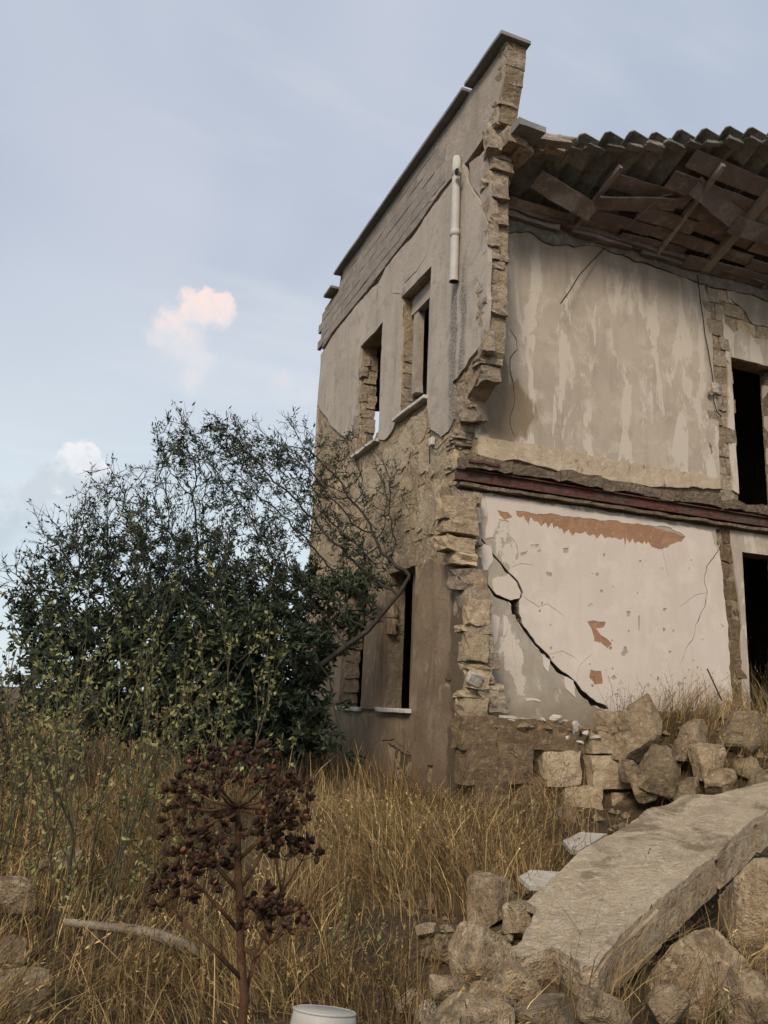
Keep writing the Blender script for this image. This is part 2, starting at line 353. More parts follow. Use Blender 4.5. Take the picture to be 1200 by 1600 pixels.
def unitstone(seed, n=3, amp=.13, rnd=.42):
    """an irregular squared block filling -.5...5"""
    r = random.Random(seed); b = bmesh.new(); bmesh.ops.create_cube(b, size=1)
    bmesh.ops.subdivide_edges(b, edges=list(b.edges), cuts=n-1, use_grid_fill=True)
    off = Vector((r.uniform(0, 50), r.uniform(0, 50), r.uniform(0, 50)))
    for v in b.verts:
        p = v.co*2; q = Vector((p.x**8, p.y**8, p.z**8)); m = (q.x+q.y+q.z)**.125
        v.co = p.lerp(p/m, rnd)*.5
        v.co += Vector((noise.noise(p*1.3+off), noise.noise(p*1.3+off+Vector((9, 0, 0))), noise.noise(p*1.3+off+Vector((0, 9, 0)))))*amp
    me = bpy.data.meshes.new('stone'); b.to_mesh(me); b.free(); return me
STONES = {}
def squarestone(mat, seed):
    me = unitstone(seed, 5, .06, .25); me.materials.append(M[mat]); return me
def stonemesh(mat):
    if mat not in STONES:
        STONES[mat] = []
        for i in range(10):
            me = unitstone(i*7+len(STONES)*31); me.materials.append(M[mat]); STONES[mat].append(me)
    return random.choice(STONES[mat])
def place_stone(parent, c, size, mat, tilt=.03, name='stone'):
    o = bpy.data.objects.new(name, stonemesh(mat)); COL.objects.link(o); o.parent = parent
    o.location = c; o.scale = size
    o.rotation_euler = [random.gauss(0, tilt) for _ in range(3)]
    return o
def masonry(parent, region, holes, fr, ch, wr, wmid, depth, mat, axis='A', jit=.02, gap=.018, skip=.0, name='stone', pick=None):
    vs = [p[1] for p in region]; us = [p[0] for p in region]; v = min(vs); n = 0
    while v < max(vs):
        h = ch*random.uniform(.85, 1.18); u = min(us)-random.uniform(0, wr[1])
        while u < max(us):
            wd = random.uniform(*wr); c = (u+wd/2, v+h/2)
            ok = inside([c], region)[0] and not any(inside([c], q)[0] for q in holes) and random.random() > skip
            if ok:
                wj = wmid+random.uniform(-jit, jit); p = fr(c[0], c[1], wj)
                sz = (depth, wd-gap, h-gap) if axis == 'A' else (wd-gap, depth, h-gap)
                place_stone(parent, p, sz, pick(c) if pick else mat, .02, name); n += 1
            u += wd
        v += h
    return n

# ================================================================== THE SETTING: ground
def sstep(a, b, x): t = np.clip((x-a)/(b-a), 0, 1); return t*t*(3-2*t)
def ground_h(x, y):
    x = np.asarray(x, float); y = np.asarray(y, float)
    h = .45*sstep(3.2, 9.0, y)+.12*sstep(9, 14, y)
    h = h-1.6*sstep(26, 90, np.hypot(x, y))
    h = h+(.06*np.sin(x*1.7+.6*y)+.05*np.sin(2.3*y-x*1.1)+.03*np.sin(4.1*x+2.2*y))*(1-sstep(20, 60, y))
    mound = sstep(6.6, 8.0, x+.35*(y-8))*sstep(6.0, 8.9, y)*1.15
    mound = mound*(1-sstep(13, 17, x))*(1-sstep(10.5, 12, y))
    h = h+mound
    inside_ = sstep(8.80, 8.86, y)*sstep(4.95, 5.0, x)*(1-sstep(15.4, 15.5, y))*(1-sstep(13, 14, x))
    h = h*(1-inside_)+np.maximum(h, 1.30)*inside_
    return h
def gh(x, y): return float(ground_h(x, y))
def gridground():
    xs = np.concatenate([-np.geomspace(1500, 9, 26), np.arange(-8, 14, .16), np.geomspace(14.2, 1500, 26)])
    ys = np.concatenate([-np.geomspace(200, 4, 10), np.arange(-3, 18, .16), np.geomspace(18.2, 3000, 34)])
    X, Y = np.meshgrid(xs, ys); Z = ground_h(X, Y)
    near = (np.abs(X) < 15) & (Y > -3) & (Y < 18)
    Z = Z+near*np.array(rng.normal(0, .015, X.shape))
    V = np.stack([X, Y, Z], -1).reshape(-1, 3); nx = len(xs); ny = len(ys)
    i = np.arange(ny-1)[:, None]*nx+np.arange(nx-1)[None, :]; i = i.ravel()
    Q = np.stack([i, i+1, i+nx+1, i+nx], -1)
    me = fastmesh('ground', V, Q); me.polygons.foreach_set('use_smooth', [True]*len(me.polygons))
    return link('ground', me, 'soil', kind='structure')
gridground()

# ================================================================== THE HOUSE
house = empty('ruined_house', (XA, YB, 0), label='two storey ruined stone house with cracked plaster, broken corner and open rooms', cat='house')
def hpart(name):   # parts hold world coordinates; house empty is at its own place
    return house
INV = Matrix.Translation(-Vector((XA, YB, 0)))
def under(o, p=house): o.parent = p; o.matrix_parent_inverse = INV if p is house else Matrix.Identity(4); return o

WINS = {'upper_near': (10.30, 11.42, 6.0, 8.10), 'upper_far': (12.25, 13.36, 5.90, 8.02), 'lower_near': (10.50, 11.58, 1.52, 3.52), 'lower_far': (12.42, 13.5, 1.5, 3.5)}
def rect(a): return [(a[0], a[2]), (a[1], a[2]), (a[1], a[3]), (a[0], a[3])]
prof = [(8.98, -.4), (8.98, 1.2), (9.0, 2.6), (9.02, 3.2), (9.22, 3.35), (9.22, 4.3), (9.42, 4.42), (9.47, 4.9), (9.34, 5.25), (9.12, 5.55), (8.8, 5.72), (8.62, 6.05), (8.58, 6.6), (8.56, 8.0), (8.56, 8.6), (8.5, 9.12)]
PX = lambda L: [A2(*p) for p in L]
crackline = PX([(763, 207), (732, 253), (700, 287), (677, 317), (647, 360), (623, 388), (603, 413), (590, 437), (570, 457), (543, 490), (520, 520), (503, 545)])
ctop = [(p[0], p[1]-.085) for p in crackline[1:-1]]
coreA = roughen([p for p in prof[:-1]]+[(8.52, 8.98)]+ctop+[(16.0, crackline[-1][1]-.08), (16.0, -.4)], .12, .03, 1, lambda a, b: a[0] > 15 or b[0] > 15)
lwall = sheet('facade_wall', coreA, [rect(a) for a in WINS.values()], frA, -.042, -.33, 'rubblecore', house, .08, .035, 3, 6)
under(lwall)
PXA = lambda L: [A2(*p) for p in L]
# exposed masonry stones of the facade
wholes = [rect((a[0]-.02, a[1]+.02, a[2]-.05, a[3]+.1)) for a in WINS.values()]
masonry(lwall, [(9.5, 4.45), (15.9, 4.45), (15.9, 6.3), (11.3, 6.3), (9.0, 6.0), (9.2, 5.5)], wholes, frA, .235, (.22, .55), -.104, .12, 'stone', 'A', .018, .012)
masonry(lwall, [(9.3, 2.6), (15.9, 2.6), (15.9, 4.5), (9.4, 4.5)], wholes, frA, .24, (.22, .55), -.104, .12, 'stone', 'A', .018, .012)
masonry(lwall, [(13.3, 5.6), (13.75, 5.6), (13.65, 7.9), (13.36, 7.9)], [], frA, .22, (.16, .26), -.09, .12, 'endstone', 'A', .02)
for q, L in enumerate([[(640, 655), (662, 640), (668, 668), (655, 690), (630, 700), (618, 690)], [(600, 700), (622, 694), (640, 705), (632, 735), (606, 748), (590, 730)], [(655, 700), (690, 690), (700, 712), (680, 738), (652, 735)], [(560, 735), (585, 728), (592, 760), (566, 790), (552, 770)],
        [(655, 770), (684, 765), (686, 800), (668, 830), (648, 822)]]):
    sheet('render_patch', roughen(PXA(L), .04, .09, 130+q), [], frA, -.022, -.09, 'limepatch', lwall, .1, .022, q, 3)
# jamb stones laid bare inside the two left-hand reveals
for a, z0, z1 in ((WINS['upper_far'], 5.95, 7.6), (WINS['upper_near'], 6.1, 7.0), (WINS['lower_far'], 1.55, 3.3)):
    z = z0
    while z < z1:
        h = random.uniform(.17, .3); place_stone(lwall, (XA+.2+random.uniform(-.02, .03), a[1]+.03+random.uniform(-.03, .02), z+h/2), (.26, .14, h-.015), 'endstone'); z += h
# upper plaster skin
upl = PX([(725, 253), (730, 283), (747, 310), (762, 348), (762, 390), (761, 480), (757, 527), (747, 543), (727, 573), (707, 597), (708, 653), (700, 673), (688, 683), (672, 672), (668, 634)])
upl += [(10.3, 5.98), (11.42, 5.98)]+PX([(613, 672), (603, 686), (592, 687)])+[(12.25, 5.9), (13.36, 5.9)]+PX([(546, 672), (540, 686), (530, 676), (520, 668), (508, 650), (496, 634)])+[(15.98, 6.6), (15.98, 8.9)]
low = [(p[0], p[1]-.06-.02*((i*5) % 3 == 0)) for i, p in enumerate(crackline[::-1][1:-2])]
upl += low
keep = lambda a, b: abs(a[1]-b[1]) < .001 or abs(a[0]-b[0]) < .001
w1 = [(12.25, 5.85), (12.25, 8.02), (13.36, 8.02), (13.40, 7.8), (13.42, 7.2), (13.47, 6.7), (13.62, 6.3), (13.72, 5.9), (13.5, 5.85)]
cr = [crackpoly([A2(*p) for p in L], a, b, i) for i, (L, a, b) in enumerate([
    ([(590, 440), (594, 455), (598, 470)], .022, .010), ([(632, 443), (650, 425), (662, 405), (667, 398)], .018, .010),
    ([(563, 543), (558, 525), (555, 512)], .018, .010), ([(628, 462), (618, 458), (612, 460)], .008, .005), ([(567, 500), (572, 512), (577, 516)], .006, .004),
    ([(496, 634), (505, 648), (510, 662)], .02, .012), ([(668, 625), (673, 650), (671, 680)], .012, .010)])]
pl = sheet('plaster', roughen(upl, .1, .03, 5, keep), [roughen(rect(WINS['upper_near']), .2, .008, 2), roughen(w1, .12, .02, 9)]+cr, frA, .0, -.06, 'facade', lwall, .2, .016, 1, 1.2)
# the leaf of plaster between pipe and broken corner, hanging a little proud
hang = PX([(760, 232), (764, 300), (763, 345), (748, 308), (734, 284), (731, 255)])
sheet('plaster', roughen(hang, .1, .02, 8), [], frA, -.015, -.07, 'parapet', lwall, .2, .02, 4)
# lower plaster skin
lp = [(9.0, -.4), (9.0, 1.3), (9.05, 2.4), (9.02, 3.15), (9.3, 3.3), (10.1, 3.55), (10.45, 3.3), (10.5, 3.52), (11.58, 3.52), (11.6, 3.15), (12.0, 2.9), (12.4, 2.75), (12.42, 3.5), (13.5, 3.5), (13.6, 3.0), (14.4, 3.2), (15.98, 3.0), (15.98, -.4)]
lcr = [crackpoly([A2(*p) for p in L], a, b, i+20) for i, (L, a, b) in enumerate([
    ([(650, 1118), (645, 1160), (646, 1200), (644, 1240)], .016, .012), ([(653, 1000), (650, 1060), (648, 1110)], .02, .012), ([(595, 1158), (615, 1155), (632, 1172), (640, 1178)], .010, .01),
    ([(700, 950), (703, 1010), (698, 1070)], .01, .012)])]
lpats = [roughen(PX(q), .06, .03, 4) for q in ([(605, 1160), (640, 1178), (645, 1240), (615, 1240)], [(668, 1195), (676, 1195), (674, 1222), (664, 1220)], [(695, 1058), (704, 1062), (702, 1072), (694, 1068)])]
sheet('plaster', roughen(lp, .1, .04, 6, lambda a, b: abs(a[0]-b[0]) < .03 and a[0] > 10), [roughen(rect(WINS['lower_near']), .15, .015, 3), roughen(rect(WINS['lower_far']), .15, .02, 4)]+lcr+lpats, frA, -.01, -.07, 'lowplaster', lwall, .2, .022, 2, 1.4)
masonry(lwall, [(9.1, .2), (11.2, .2), (11.2, 1.0), (9.1, 1.0)], [], frA, .25, (.3, .5), -.10, .12, 'darkened_stone', 'A', .01)
# projecting pilaster between the lower windows
sheet('pilaster', roughen([(11.62, 1.5), (12.36, 1.5), (12.34, 2.95), (11.66, 3.02)], .15, .015, 2), [], frA, .03, -.05, 'lowplaster', lwall, .2, .012, 6)

# broken end of the facade: stones stacked up the torn edge
def profy(z):
    for a, b in zip(prof, prof[1:]):
        if a[1] <= z <= b[1]: return a[0]+(b[0]-a[0])*(z-a[1])/max(1e-6, b[1]-a[1])
    return prof[-1][0]
z = 1.45
while z < 9.05:
    h = random.choice((.10, .14, .2, .26, .34))*random.uniform(.85, 1.15)
    if 4.25 < z+h/2 < 4.5: z += h*.6; continue
    y = profy(z+h/2); lowp = z < 4.3
    if random.random() < .62 or lowp:
        place_stone(lwall, (XA+.165+random.uniform(-.015, .02), y+.06+random.uniform(-.06, .05), z+h/2), (.31+random.uniform(-.08, .03), .26, h-.012), 'stone' if lowp and random.random() < .6 else 'endstone', .05)
    else:
        k = random.uniform(.4, .6)
        place_stone(lwall, (XA+.33*k/2, y+.07+random.uniform(-.05, .06), z+h/2), (.33*k, .24, h-.012), 'endstone', .06)
        place_stone(lwall, (XA+.33*(k+(1-k)/2), y+.10+random.uniform(-.04, .08), z+h/2), (.33*(1-k), .22, h-.02), 'endstone', .06)
    z += h
# stepped toothing of the lower pier, standing out in front of the room wall
for px, py, wd, hh in ((708, 795, 58, 38), (712, 822, 60, 26), (708, 850, 54, 24), (716, 872, 40, 22), (727, 905, 52, 34), (735, 940, 46, 38), (738, 975, 40, 34), (742, 1005, 40, 30), (750, 1033, 44, 26), (742, 1058, 42, 28), (755, 1082, 48, 26), (768, 1102, 34, 22)):
    p = at(px+10, py, 8.98); place_stone(lwall, p+Vector((.0, .12, 0)), (wd/128, .34, hh/128), 'stone' if py < 900 else 'endstone', .05)
place_stone(lwall, at(741, 1060, 8.86), (.18, .1, .13), 'white', .3)

# sills
for k, (o, dz) in {'upper_near': (.07, 0), 'upper_far': (.07, 0), 'lower_near': (.08, 0), 'lower_far': (.05, 0)}.items():
    a = WINS[k]; box('window_sill', (XA-o, a[0]-.03, a[2]-.055), (XA+.30, a[1]+.04, a[2]+.004), 'sill', lwall, seg=.2, amp=.012, bevel=.008)
# remnants of window frames in the openings
def bar(name, p0, p1, r, mat, parent):
    p0, p1 = Vector(p0), Vector(p1); d = (p1-p0); L = d.length
    me = boxmesh(name, (-r[0], -r[1], 0), (r[0], r[1], L), seg=.3, amp=.006)
    o = link(name, me, mat, parent); o.matrix_world = Matrix.Translation(p0) @ d.to_track_quat('Z', 'Y').to_matrix().to_4x4(); o.matrix_parent_inverse = parent.matrix_world.inverted() if parent else Matrix(); return o
lf = WINS['lower_near']
def wbox(name, lo, hi, mat, **k): return box(name, lo, hi, mat, lwall, **k)
wbox('window_frame', (XA+.20, lf[0]+.28, lf[2]+.01), (XA+.28, lf[0]+.50, lf[3]), 'lowplaster', seg=.25, amp=.012)
wbox('window_frame', (XA+.22, lf[0]+.04, lf[2]+.01), (XA+.30, lf[0]+.14, lf[3]), 'inner', seg=.25, amp=.012)
wf = WINS['upper_near']
wbox('window_frame', (XA+.19, wf[1]-.26, wf[2]+.4), (XA+.31, wf[1]-.10, wf[3]-.1), 'parapet', seg=.22, amp=.014)
wbox('shutter_box', (XA+.17, wf[0]+.02, wf[3]-.30), (XA+.30, wf[1]-.02, wf[3]-.01), 'facade', seg=.3, amp=.008)

# parapet: concrete blocks, a rendered length and coping slabs
cbot = [(p[0], p[1]+.015+.03*((i*7) % 3 == 0)) for i, p in enumerate(crackline[1:-1])][::-1]
par = sheet('parapet_wall', roughen([(8.30, 9.20), (8.26, 9.4), (8.16, 9.7), (8.10, 10.0), (8.07, 10.28), (14.95, 10.28), (15.0, 10.05), (15.98, 10.0), (15.98, crackline[-1][1]+.02)]+cbot, .12, .02, 11, keep), [], frA, -.03, -.29, 'core', house, .3, .01, 3)
under(par)
def crack_z(u):
    for a, b in zip(crackline, crackline[1:]):
        if a[0] <= u <= b[0]: return a[1]+(b[1]-a[1])*(u-a[0])/(b[0]-a[0])
    return crackline[0][1] if u < crackline[0][0] else crackline[-1][1]
bm_block = boxmesh('block', (-.5, -.5, -.5), (.5, .5, .5), bevel=.03); bm_block.materials.append(M['block'])
row = 0; z = 9.10
while z < 10.2:
    u = 10.1-(.22 if row % 2 else 0)
    while u < 15.95:
        top = 10.27 if u < 14.6 else 10.0
        if z+.02 > crack_z(u+.22)+.03 and z+.19 <= top+.01:
            o = bpy.data.objects.new('block', bm_block); COL.objects.link(o); o.parent = par
            o.location = (XA+.03+random.uniform(-.004, .006), u+.22, z+.1); o.scale = (.07, .432, .188); o.rotation_euler = (0, random.gauss(0, .006), random.gauss(0, .006))
        u += .44
    z += .197; row += 1
pr = [(8.32, 9.18), (8.28, 9.45), (8.17, 9.72), (8.11, 10.0), (8.08, 10.27), (10.15, 10.27), (10.35, 9.9), (10.2, 9.55), (10.45, 9.3)]+[(u, crack_z(u)+.04) for u in (10.3, 9.9, 9.5, 9.1, 8.7)]
sheet('plaster', roughen(pr, .1, .02, 14, keep), [], frA, .0, -.06, 'parapet', par, .2, .012, 5)
sheet('plaster', roughen([(u, crack_z(u)+.02) for u in (10.2, 10.9, 11.6, 12.3, 13.0, 13.7, 14.4, 15.1, 15.9)]+[(15.95, 9.5), (10.2, 9.5)], .09, .025, 15), [], frA, -.004, -.06, 'block', par, .2, .008, 5)
for u0_, u1_, dz in ((8.0, 9.06, 0.0), (9.12, 14.97, -.01)):
    box('coping', (XA-.13, u0_, 10.285+dz), (XA+.33, u1_, 10.345+dz), 'coping', par, seg=.5, amp=.008, bevel=.006)
box('coping', (XA-.15, 15.05, 10.02), (XA+.30, 15.55, 10.08), 'coping', par, seg=.3, amp=.008, bevel=.006)
# torn end of parapet
z = 9.2
for h, y in ((.22, 8.36), (.28, 8.28), (.24, 8.20), (.22, 8.13), (.17, 8.13)):
    place_stone(par, (XA+.145, y+.06, z+h/2), (.30, .22, h-.004), 'endstone', .04); z += h
bk = box('bracket_slab', (XA+.14, 7.98, 8.98), (XA+.55, 8.62, 9.06), 'coping', par, seg=.2, amp=.02)
place_stone(par, (XA+.24, 8.32, 8.98), (.30, .26, .22), 'endstone', .08)
place_stone(par, (XA+.40, 8.50, 8.93), (.22, .5, .22), 'endstone', .08)
place_stone(par, (XA+.06, 8.50, 8.92), (.2, .3, .2), 'endstone', .15)

# downpipe
def tube_pts(name, pts, r, mat, parent=None, n=10, smooth=True, cap=True):
    V = []; Fc = []; pts = [Vector(p) for p in pts]
    rr = r if isinstance(r, (list, tuple)) else [r]*len(pts)
    up = Vector((.31, .2, .93)); prev = None
    for i, p in enumerate(pts):
        d = (pts[min(i+1, len(pts)-1)]-pts[max(i-1, 0)]).normalized()
        a = d.cross(up if prev is None else prev); a = d.cross(Vector((1, 0, 0))) if a.length < 1e-3 else a
        a.normalize(); b = d.cross(a); prev = a.cross(d) if False else (up if prev is None else prev)
        for k in range(n): t = 2*math.pi*k/n; V.append(p+(a*math.cos(t)+b*math.sin(t))*rr[i])
    for i in range(len(pts)-1):
        for k in range(n): Fc.append((i*n+k, i*n+(k+1) % n, (i+1)*n+(k+1) % n, (i+1)*n+k))
    if cap: Fc += [tuple(range(n))[::-1], tuple(range((len(pts)-1)*n, len(pts)*n))]
    return link(name, fixn(mesh(name, V, Fc, smooth)), mat, parent)
def plane_x(px, py, X): d = ray(px, py); k = X/d.x; return Vector((X, d.y*k, CAM.z+d.z*k))
XP = XA-.08
pa, pb, pc = plane_x(713, 275, XP), plane_x(709, 440, XP), plane_x(711, 365, XP)
pipe = tube_pts('downpipe', [pa, pc, pb], .062, 'pipe', house, 14, cap=False); under(pipe)
tube_pts('pipe_mouth_dark_disc', [pb+Vector((0, 0, .012)), pb+Vector((0, 0, .013))], .06, 'cable', pipe, 14)  # black disc stands in for the shade inside the pipe end
tube_pts('collar', [pc+Vector((0, 0, .05)), pc-Vector((0, 0, .05))], .069, 'pipe', pipe, 14)
tube_pts('collar', [pb+Vector((0, 0, .0)), pb+Vector((0, 0, .07))], .068, 'pipe', pipe, 14, cap=False)
pt = plane_x(714, 247, XP)
tube_pts('elbow', [pa-Vector((0, 0, .02)), pa+Vector((0.0, 0, .12)), pt, pt+Vector((.05, .04, .03))], [.066, .066, .055, .045], 'pipe', pipe, 14)
hole = plane_x(714, 269, XP-.066)
tube_pts('pipe_hole_dark_disc', [hole+Vector((.03, 0, 0)), hole+Vector((-.004, -.006, -.002))], .045, 'cable', pipe, 14)  # black plug painting the dark of the elbow's opening, nothing is cut
tube_pts('collar', [hole+Vector((.03, 0, 0)), hole+Vector((-.012, -.012, -.004))], .053, 'pipe', pipe, 14, cap=False)

# ---------------- room wall facing the missing front
doorU = (Y2(1143, 557)[0], Y2(1193, 600)[0]+.28, 4.70, 7.22)
doorL = (Y2(1162, 900)[0], Y2(1200, 900)[0]+.35, 1.0, 4.05)
PB = lambda L: [Y2(*p) for p in L]
K1 = PB([(733, 812), (748, 838), (770, 866), (790, 890), (808, 908), (814, 925), (812, 940)])
K2 = PB([(744, 895), (760, 912), (772, 930), (795, 940), (806, 950), (812, 975), (832, 1000), (852, 1022), (870, 1046), (892, 1062), (908, 1080), (925, 1098), (950, 1108)])
K3 = PB([(1121, 842), (1124, 858), (1118, 866), (1104, 885), (1100, 905), (1105, 925), (1100, 950), (1088, 975), (1082, 1000), (1070, 1015), (1062, 1040)])
bwall = sheet('room_wall', [(4.9, .2), (13.5, .2), (13.5, 8.75), (4.9, 8.75)], [rect(doorU), rect(doorL), crackpoly(K1, .05, .05, 51), crackpoly(K2, .06, .10, 52), crackpoly(K3, .04, .02, 53), roughen(PB([(798, 938), (811, 936), (810, 960), (801, 958)]), .05, .01, 3)], frB, -.03, -.33, 'core', house, .3, .008, 2, 4)
under(bwall)
PB = lambda L: [Y2(*p) for p in L]
scar0, scar1 = 9.13, 9.37
ucr = [crackpoly(PB(L), a, b, i+40) for i, (L, a, b) in enumerate([
    ([(796, 512), (807, 530), (808, 545), (797, 560), (796, 578), (803, 605), (804, 630), (796, 655), (804, 690)], .012, .007),
    ([(922, 345), (935, 365), (950, 385), (985, 395)], .02, .012)])]
uout = [(4.93, 5.12), (4.93, 8.66), (scar0-.05, 8.6), (scar0-.12, 8.3), (scar0+.0, 8.0), (scar0-.02, 7.0), (scar0+.02, 6.0), (scar0-.02, 5.12)]
sheet('plaster', roughen(uout, .1, .025, 21), ucr, frB, .0, -.06, 'upwall', bwall, .2, .016, 7, 1.0)
# plaster beside and above the upper door, torn by a long tear
dcr = [roughen(PB(L), .08, .03, 30+i) for i, L in enumerate([[(1128, 470), (1142, 466), (1160, 482), (1176, 505), (1205, 512), (1205, 532), (1178, 528), (1160, 512), (1146, 520), (1132, 505)], [(1185, 450), (1205, 458), (1205, 470), (1190, 466)]])]
d2 = [(scar1, 5.0), (doorU[0]-.01, 4.95), (doorU[0]-.01, 7.22), (doorU[1]+.01, 7.22), (doorU[1]+.01, 4.9), (13.4, 4.9), (13.4, 8.6), (scar1+.1, 8.55), (scar1+.12, 8.2), (scar1-.02, 7.9), (scar1+.04, 6.9), (scar1-.02, 6.0)]
sheet('plaster', roughen(d2, .1, .02, 22, lambda a, b: abs(a[0]-b[0]) < .001), dcr+[crackpoly(PB([(1125, 543), (1132, 560), (1141, 570)]), .012, .012, 4)], frB, .0, -.06, 'upwall', bwall, .25, .016, 9, 1.0)
masonry(bwall, [(scar0-.1, 4.7), (scar1+.1, 4.7), (scar1+.1, 8.6), (scar0-.1, 8.6)], [], frB, .26, (.18, .3), -.065, .1, 'endstone', 'B', .02)
masonry(bwall, [(9.3, 7.5), (10.8, 7.2), (10.8, 8.3), (9.3, 8.3)], [rect(doorU)], frB, .26, (.3, .45), -.055, .08, 'stone', 'B', .01)
# yellow skirting, broken floor edge, red iron joist
yo = [(4.95, 5.14), (scar0-.02, 5.14), (scar0-.02, 4.98), (8.4, 4.90), (7.6, 4.82), (6.9, 4.80), (6.2, 4.84), (5.5, 4.90), (5.2, 4.82), (4.95, 4.88)]
sheet('skirting', roughen(yo, .08, .03, 33), [], frB, .028, -.04, 'yellow', bwall, .2, .01, 2)
for i in range(9):
    x0 = 4.70+i*.72; box('floor_edge', (x0, YB-.13-random.uniform(0, .04), 4.645), (x0+.715, YB+.06, 4.80+random.uniform(-.04, .05)), 'concrete', bwall, seg=.12, amp=.045, seed=i)
def ibeam(name, x0, x1, y, z, wd, hh, t):
    pts = [(-wd, -hh), (wd, -hh), (wd, -hh+t), (t, -hh+t*1.4), (t, hh-t*1.4), (wd, hh-t), (wd, hh), (-wd, hh), (-wd, hh-t), (-t, hh-t*1.4), (-t, -hh+t*1.4), (-wd, -hh+t)]
    n = len(pts); V = []; k = 24
    for i in range(k+1):
        x = x0+(x1-x0)*i/k
        V += [(x, y+p[0], z+p[1]+.006*fbm((x, 0, 0), 2)) for p in pts]
    Fc = [tuple(range(n))[::-1], tuple(range(k*n, k*n+n))]
    for j in range(k): Fc += [(j*n+i, j*n+(i+1) % n, (j+1)*n+(i+1) % n, (j+1)*n+i) for i in range(n)]
    return link(name, fixn(mesh(name, V, Fc)), 'iron', bwall)
ibeam('iron_joist', 4.60, 13.2, YB-.06, 4.545, .06, .08, .016)
box('floor_edge', (4.66, YB-.10, 4.395), (10.2, YB+.05, 4.44), 'concrete', bwall, seg=.15, amp=.02)
# twisted iron scrap at the end of the joist
o = box('iron_strap', (4.72, YB-.20, 4.70), (5.2, YB-.14, 4.73), 'iron', bwall, seg=.08, amp=.03)

# lower room wall: undercoat, terracotta coat and cream paint, all broken by the long stepped crack
K1 = PB([(733, 812), (748, 838), (770, 866), (790, 890), (808, 908), (814, 925), (812, 940)])
K2 = PB([(744, 895), (760, 912), (772, 930), (795, 940), (806, 950), (812, 975), (832, 1000), (852, 1022), (870, 1046), (892, 1062), (908, 1080), (925, 1098), (950, 1108)])
K3 = PB([(1121, 842), (1124, 858), (1118, 866), (1104, 885), (1100, 905), (1105, 925), (1100, 950), (1088, 975), (1082, 1000), (1070, 1015), (1062, 1040)])
lcr = [crackpoly(K1, .020, .018, 51), crackpoly(K2, .022, .045, 52), crackpoly(K3, .012, .006, 53), roughen(PB([(797, 938), (812, 935), (810, 962), (800, 960)]), .05, .015, 3),
       roughen(PB([(1118, 826), (1126, 826), (1126, 850), (1120, 852)]), .05, .01, 3)]
lo_ = [(4.9, 1.2), (4.9, 4.36), (scar0-.05, 4.36), (scar0-.08, 3.8), (scar0-.03, 3.0), (scar0-.1, 2.2), (scar0-.05, 1.2)]
sheet('plaster', roughen(lo_, .1, .025, 61), lcr, frB, .0, -.028, 'lowwall', bwall, .2, .004, 8, 1.0)
tc = PB([(775, 795), (790, 800), (805, 795), (900, 808), (1000, 818), (1072, 838), (1060, 850), (1030, 858), (1000, 850), (960, 846), (930, 840), (890, 838), (850, 832), (830, 822), (790, 812)])
sheet('plaster', roughen(tc, .05, .03, 62), [], frB, .004, -.03, 'terracotta', bwall, .2, .004, 8, 1.0)
for q in ([(912, 966), (946, 968), (960, 1012), (930, 1012)], [(918, 1042), (944, 1042), (944, 1074), (918, 1074)]): sheet('plaster', roughen(PB(q), .08, .02, 3), [], frB, .004, -.03, 'terracotta', bwall, .2, .004, 8, 1.0)
cream = PB([(757, 776), (800, 780), (900, 797), (1000, 812), (1060, 822), (1112, 832), (1124, 870), (1134, 960), (1140, 1020), (1143, 1095), (1080, 1112), (950, 1112), (924, 1100), (906, 1082), (889, 1064), (867, 1048), (849, 1024), (829, 1002), (809, 976), (803, 951), (793, 942), (774, 932), (770, 905), (792, 900), (798, 885), (810, 870), (806, 850), (796, 838), (795, 815), (780, 812), (770, 840), (758, 842), (762, 808)])
def drips(x0, x1, top, low, step, amp, seed):
    g = random.Random(seed); up = [(x, top(x)+g.uniform(-1.5, 1.5)) for x in np.arange(x0, x1, 9.)]; dn = []; x = x1
    while x > x0: dn.append((x, low(x)+g.uniform(0, amp) if len(dn) % 2 else low(x)-g.uniform(0, amp*.4))); x -= step*g.uniform(.5, 1.5)
    return up+dn
ch = [PB(drips(806, 1052, lambda x: 797+(x-806)*.115, lambda x: float(np.interp(x, [806, 830, 870, 930, 990, 1030, 1052], [806, 812, 826, 838, 846, 848, 838])), 5, 13, 5)),
      PB([(1020, 826), (1050, 828), (1070, 838), (1064, 848), (1048, 850), (1034, 862), (1022, 856), (1012, 846)]),
      PB([(776, 797), (792, 800), (800, 808), (785, 812)]),
      PB([(917, 972), (930, 970), (946, 972), (942, 980), (930, 982), (936, 990), (948, 998), (956, 1006), (950, 1012), (938, 1004), (928, 1002), (924, 985)]),
      PB([(922, 1046), (938, 1048), (940, 1068), (928, 1070), (920, 1060)]),
      PB([(828, 852), (842, 850), (845, 862), (832, 866)]), PB([(880, 856), (888, 855), (887, 864), (880, 864)]),
      PB([(978, 955), (984, 955), (983, 963), (979, 964)]), PB([(1033, 888), (1037, 888), (1036, 895), (1033, 894)]), PB([(1125, 975), (1131, 980), (1125, 986)]),
      PB([(812, 864), (824, 860), (822, 866), (813, 869)]), PB([(975, 1013), (979, 1013), (978, 1019)]), PB([(997, 962), (1000, 962), (1000, 985), (998, 984)])]
gch = random.Random(12); chips = []
for k in range(46):
    px = 830+280*gch.random()**1.3; py = float(np.interp(px, [830, 1120], [850, 880]))+215*gch.random(); r_ = gch.choice((1.2, 1.6, 2, 2.6, 3.6))
    chips.append(PB([(px+r_*gch.uniform(.5, 1.5)*math.cos(t), py+r_*gch.uniform(.6, 2.0)*math.sin(t)) for t in np.arange(0, 6.2, 1.05)]))
